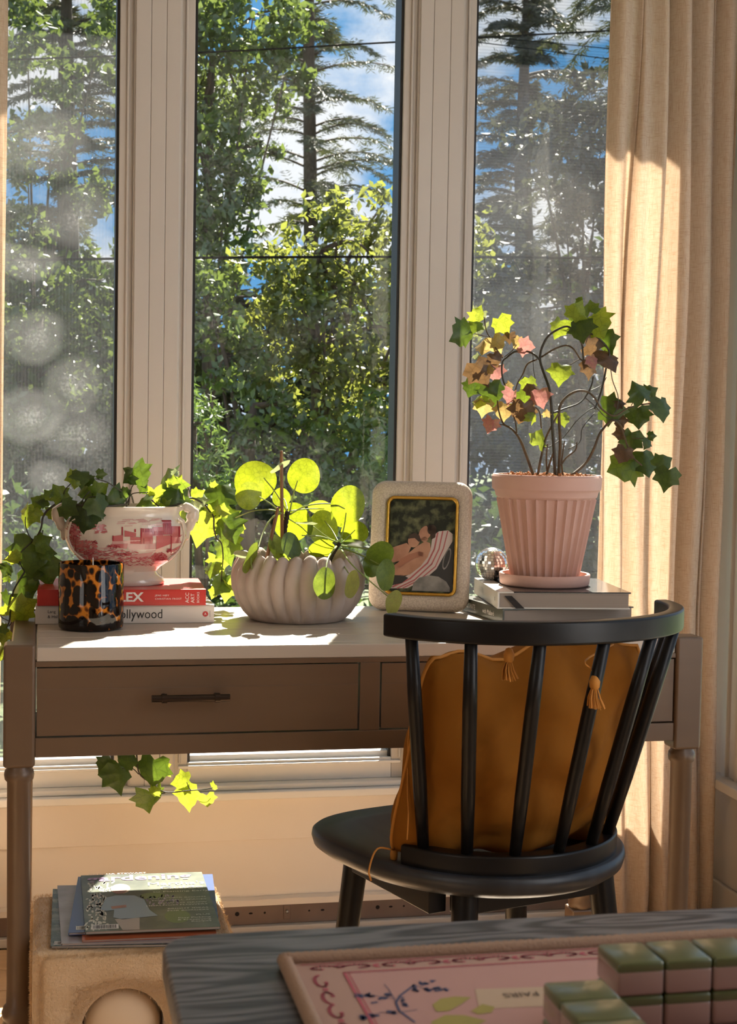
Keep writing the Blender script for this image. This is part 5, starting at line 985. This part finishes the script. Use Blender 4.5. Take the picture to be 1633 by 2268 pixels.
for i in range(150):
    x, y = r7.uniform(370, 640), r7.uniform(160, 560)
    if x > 560 and y > 250: continue
    fl_.append(ell(x, y, r7.uniform(8, 24), r7.uniform(5, 12), 7, r7.uniform(0, 3)))
mshape('blossom_print', fl_, mat('print_blossom', (.62, .58, .48), .35), .0002)
mshape('lavender_print', [ell(r7.uniform(870, 1240), r7.uniform(300, 380), 14, 7, 7, r7.uniform(0, 3)) for _ in range(36)], mat('print_lavender', (.36, .28, .42), .35), .0002)
mshape('lawn_print', [ell(1210, 480, 120, 55, 20)] + [ell(1000, 300, 120, 30, 16)], mat('print_lawn', (.15, .20, .05), .35), .0002)
mshape('shirt_print', [[(500, 400), (560, 300), (650, 285), (830, 290), (920, 330), (960, 420), (1030, 470), (850, 480), (700, 490), (620, 470), (630, 410), (560, 415)]], mat('print_blue_shirt', (.28, .36, .40), .35), .0004)
mshape('trousers_print', [[(630, 485), (860, 482), (850, 575), (700, 575)]], mat('print_beige', (.42, .36, .30), .35), .0004)
mshape('hair_print', [ell(700, 225, 95, 45, 20)], mat('print_blond', (.62, .45, .28), .35), .0004); mshape('face_print', [ell(690, 238, 70, 34, 20)], SKIN, .0006); mshape('arm_print', [[(600, 380), (745, 370), (745, 392), (610, 402)]], SKIN, .0006)
def mtext(s_, x, y, size, m, sq=1.0, al='LEFT', bold=0): u, v_ = mg(x, y); text(s_, size, m, t, M @ Matrix.Translation((u, v_, .0008)), 'cover_lettering', al, sq, bold)
LIL = mat('print_lilac', (.46, .26, .48), .35)
mtext('gardening', 370, 128, .043, LIL, w_/.043/4.55, bold=.0008)
mtext('MARTHA STEWART', 385, 84, .0085, WHT, 1.35)
mtext("Martha's", 960, 195, .026, WHT, 1.12); mtext('Guide', 1080, 235, .026, WHT, 1.18); mtext('to Planting Early', 1010, 268, .011, WHT, 1.3)
for i, (s_, y) in enumerate((('OUTDOOR ROOMS', 325), ('FOR SMALL SPACES', 345), ('HOW TO GROW', 370), ('HEIRLOOM FLOWERS', 388), ('BRIGHT IDEAS', 418), ('FOR BORDERS', 436), ('PLUS', 475), ('Easy Pickling', 497), ('& Preserving', 513), ('Recipes', 528))): mtext(s_, 1515, y, .0075, WHT, 1.4, 'RIGHT')
barcode(t, M, mg(420, 0)[0], mg(0, 560)[1], .042, .022)

# ================================================================== FOREGROUND TABLE
def tablewood():
    m, t_, out = _base('dark_grained_table'); L = t_.links.new; tcn = N(t_, 'ShaderNodeTexCoord'); mp_ = N(t_, 'ShaderNodeMapping'); mp_.inputs['Scale'].default_value = (3.2, 17, 1)
    L(tcn.outputs['Object'], mp_.inputs['Vector']); n_ = N(t_, 'ShaderNodeTexNoise'); n_.inputs['Scale'].default_value = 1.6; n_.inputs['Detail'].default_value = 1.5; L(mp_.outputs[0], n_.inputs['Vector'])
    mu = N(t_, 'ShaderNodeMath', operation='MULTIPLY'); mu.inputs[1].default_value = 46; L(n_.outputs['Fac'], mu.inputs[0]); sn = N(t_, 'ShaderNodeMath', operation='SINE'); L(mu.outputs[0], sn.inputs[0])
    mp2 = N(t_, 'ShaderNodeMapping'); mp2.inputs['Scale'].default_value = (8, 260, 1); L(tcn.outputs['Object'], mp2.inputs['Vector']); n2 = N(t_, 'ShaderNodeTexNoise'); n2.inputs['Scale'].default_value = 1.5; L(mp2.outputs[0], n2.inputs['Vector'])
    ad = N(t_, 'ShaderNodeMath', operation='MULTIPLY_ADD'); ad.inputs[1].default_value = .32; L(sn.outputs[0], ad.inputs[0]); L(n2.outputs['Fac'], ad.inputs[2])
    r = N(t_, 'ShaderNodeValToRGB'); r.color_ramp.elements[0].position = .2; r.color_ramp.elements[0].color = (.016, .015, .017, 1); r.color_ramp.elements[1].position = .8; r.color_ramp.elements[1].color = (.125, .12, .125, 1); L(ad.outputs[0], r.inputs['Fac'])
    b_ = N(t_, 'ShaderNodeBsdfPrincipled'); b_.inputs['Roughness'].default_value = .42; L(r.outputs['Color'], b_.inputs['Base Color']); bp = N(t_, 'ShaderNodeBump'); bp.inputs['Strength'].default_value = .25; bp.inputs['Distance'].default_value = .001; L(ad.outputs[0], bp.inputs['Height']); L(bp.outputs[0], b_.inputs['Normal'])
    L(b_.outputs[0], out.inputs['Surface']); return m
TW = tablewood(); TX0, TX1, TY0, TY1, TZ = -.187, .95, -1.15, .262, .74
tab = thing('games_table', ((TX0+TX1)/2, -.4, 0), 'dark grained table with rounded corners in the foreground', 'table')
o_ = rrect(TX1-TX0, TY1-TY0, .032, 10, (TX0+TX1)/2, (TY0+TY1)/2)
MB().prism(o_, TZ-.022, TZ, lambda u, v, w: (u, v, w)).build('table_top', TW, tab, bevel=.003)
for x in (-.02, .82):
    for y in (-1.0, .05): box('leg', TW, tab, (x-.025, x+.025, y-.025, y+.025, 0, TZ-.022), .003)
for b_ in ((-.02, .82, .04, .06, .66, TZ-.022), (-.02, .82, -1.01, -.99, .66, TZ-.022)): box('apron', TW, tab, b_, .002)
# printed game mat
MX0, MX1, MY0, MY1, MZT = -.107, .55, -.62, .182, TZ+.0035
TAN = mat('serged_edge', (.34, .22, .15), .9, col2=(.27, .17, .115), nscale=1, stretch=(1, 1, 1), bump=.6, bscale=500); MPK = mat('mat_pink', (.44, .25, .22), .8); MBD = mat('mat_border', (.40, .25, .20), .8); PKL = mat('mat_rose', (.40, .085, .11), .8); NVY = mat('mat_navy', (.05, .065, .14), .8); OLV = mat('mat_olive', (.32, .27, .07), .8); TNL = mat('mat_tan', (.46, .34, .24), .8); MBR = mat('mat_brown_print', (.10, .07, .05), .8)
gm = thing('game_mat', ((MX0+MX1)/2, (MY0+MY1)/2, TZ), 'pink printed game mat with a tan serged edge on the dark table', 'mat')
MB().box(MX0, MX1, MY0, MY1, TZ+.0006, MZT).build('mat_sheet', MBD, gm, bevel=.001)
MM = frame_m((MX0, MY1, MZT), (1, 0, 0), (0, 1, 0)); WM, HM = MX1-MX0, MY1-MY0
stt = MB(); n_ = int((WM+HM)*2/.0032)
per = [(MX0, MY0), (MX0, MY1), (MX1, MY1), (MX1, MY0), (MX0, MY0)]
for (a, b_) in zip(per, per[1:]):
    L_ = math.hypot(b_[0]-a[0], b_[1]-a[1]); k_ = int(L_/.003); pts = [Vector((a[0]+(b_[0]-a[0])*i/k_, a[1]+(b_[1]-a[1])*i/k_, TZ+.0052)) for i in range(k_+1)]
    stt.tube(pts, [.0047+(.0008 if i % 2 else 0) for i in range(k_+1)], 8)
stt.build('serged_edge', TAN, gm, smooth=True)
def mrect(x0, y0, x1, y1): return [(x0, -y1), (x1, -y1), (x1, -y0), (x0, -y0)]
bw = .036
shape('pink_field', [mrect(bw, bw*.72, WM-bw, HM-bw)], MPK, gm, MM, .0002)
shape('rose_lines', [mrect(.010, .0075, WM-.010, .0088), mrect(bw, bw*.72, WM-bw, bw*.72+.0014), mrect(bw+.003, bw*.72+.0024, WM-bw, bw*.72+.003), mrect(bw, bw*.72, bw+.0022, HM-bw), mrect(bw+.0034, bw*.72, bw+.0042, HM-bw)], PKL, gm, MM, .0004)
sc_ = []
def scroll(cx, cy, r, fl, ang=0):
    p = []
    for i in range(15):
        a = i/14*PI*1.5; rr_ = r*(1-.5*i/14); x, y = rr_*math.cos(a)*fl*1.5, rr_*math.sin(a)*.62
        p.append((cx+x*math.cos(ang)-y*math.sin(ang), cy+x*math.sin(ang)+y*math.cos(ang)))
    return stroke(p, .0024)
x = .024
while x < WM-.04:
    sc_ += scroll(x, -.0165, .0075, 1) + scroll(x+.025, -.0165, .0075, -1) + stroke([(x+.008, -.0135), (x+.0125, -.0112), (x+.017, -.0135)], .0016) + [ell(x+.0125, -.0165, .0026, .0017, 8)] + [ell(x+.0375, -.0150, .003, .0016, 8, .5), ell(x+.0375, -.0185, .003, .0014, 8, -.5)]
    x += .050
y = -.042
while y > -HM+.03:
    sc_ += scroll(.019, y, .0085, 1, PI/2) + scroll(.019, y-.027, .0085, -1, PI/2) + [ell(.019, y-.0135, .0022, .0026, 8)]
    y -= .054
shape('rose_scrolls', sc_, PKL, gm, MM, .0003)
def mp2(px, py): p = PZ(px, py, MZT); return (p.x-MX0, p.y-MY1)
def pstroke(pts, w): return stroke([mp2(*p) for p in pts], w)
def off7(x, y): return (600+x/3.266, 2060+y/3.266)
nv = pstroke([off7(*p) for p in ((1040, 670), (930, 590), (905, 530), (935, 480), (1040, 400))], .0017) + pstroke([off7(*p) for p in ((905, 520), (850, 430), (820, 395))], .0006) + pstroke([off7(*p) for p in ((930, 600), (1060, 580))], .0007) + pstroke([off7(*p) for p in ((920, 610), (800, 600), (680, 640))], .0007) + pstroke([off7(*p) for p in ((890, 500), (760, 480), (600, 465))], .0006) + pstroke([off7(*p) for p in ((1040, 400), (1120, 435), (1290, 430))], .0006)
q = random.Random(6)
for (x0_, y0_, x1_, y1_, n_) in ((590, 470, 760, 480, 16), (1030, 440, 1280, 430, 20), (1030, 400, 1180, 380, 12), (650, 640, 780, 610, 16), (850, 590, 900, 600, 8), (950, 500, 980, 560, 8), (720, 540, 860, 470, 10)):
    for i in range(n_):
        u = q.random(); a_, b_ = mp2(*off7(x0_+(x1_-x0_)*u, y0_+(y1_-y0_)*u+q.uniform(-14, 14))); nv.append(ell(a_, b_, q.uniform(.0012, .0027), q.uniform(.0009, .0017), 7, q.uniform(0, 3)))
shape('navy_sprig', nv, NVY, gm, MM, .0005)
def pl(pts): return [mp2(*off7(*p)) for p in pts]
shape('olive_leaves', [pl([(1170, 545), (1230, 500), (1330, 485), (1450, 490), (1380, 540), (1290, 590), (1200, 595)]), pl([(1450, 590), (1530, 540), (1620, 560), (1600, 600), (1500, 615)]), pl([(1160, 670), (1260, 620), (1400, 620), (1560, 660), (1500, 690), (1180, 700)])], OLV, gm, MM, .0005)
def off8(x, y): return (1150+x/3.381, 2040+y/3.381)
pan = [mp2(*p) for p in ((1052, 2192), (1290, 2184), (1300, 2226), (1062, 2236))]
shape('label_panel', [pan], TNL, gm, MM, .0004)
pa, pb = Vector(mp2(1194, 2202)), Vector(mp2(1110, 2207)); u_ = Vector((pb.x-pa.x, pb.y-pa.y, 0)).normalized()
text('PAIRS', .011, MBR, gm, MM @ Matrix.Translation((pa.x, pa.y, .0008)) @ Matrix.Rotation(PI, 4, 'Z'), 'mat_lettering', squeeze=.9*(pb-pa).length/.011/2.35)

# mahjong tiles, face down, two layers high
IVT = mat('ivory_tile', (.28, .18, .15), .22, coat=.3); GRT = mat('green_tile_back', (.075, .09, .03), .28, coat=.3)
TWd, TLn, TTh = .0305, .0375, .0212
proto = {}
def tile_mesh(w_, d_, z0, z1, m, nm):
    b_ = MB().box(-w_/2, w_/2, -d_/2, d_/2, z0, z1); me = bpy.data.meshes.new(nm); me.from_pydata(b_.v, [], b_.f); bm = bmesh.new(); bm.from_mesh(me)
    bmesh.ops.bevel(bm, geom=bm.edges[:], offset=.0022, segments=3, profile=.5, affect='EDGES'); bm.to_mesh(me); bm.free(); me.polygons.foreach_set('use_smooth', [True]*len(me.polygons)); me.materials.append(m); return me
TB, TG = tile_mesh(TWd, TLn, 0, TTh-.0050, IVT, 'tile_body'), tile_mesh(TWd, TLn, TTh-.0072, TTh, GRT, 'tile_back')
ORD = ['first', 'second', 'third', 'fourth', 'fifth']
def tile(x, y, lay, rot, label, group):
    t_ = thing('mahjong_tile', (x, y, MZT+.0012+lay*(TTh+.0002)), label, 'game tile', group, rz=rot)
    for nm, me in (('tile_body', TB), ('tile_back', TG)):
        o = bpy.data.objects.new(nm, me); COL.objects.link(o); o.parent = t_
for k_ in range(4):
    for lay in (0, 1): tile(.0755+TWd/2+k_*.0318, .0435, lay, 0, '%s green-backed tile from the left, %s layer of the far row' % (ORD[k_], ('lower', 'upper')[lay]), 'far wall of mahjong tiles')
for k_ in range(3):
    for lay in (0, 1): tile(.0195+TLn/2, .0030-TWd/2-k_*.0312, lay, PI/2, '%s green-backed tile from the far end, %s layer of the near row' % (ORD[k_], ('lower', 'upper')[lay]), 'near wall of mahjong tiles')
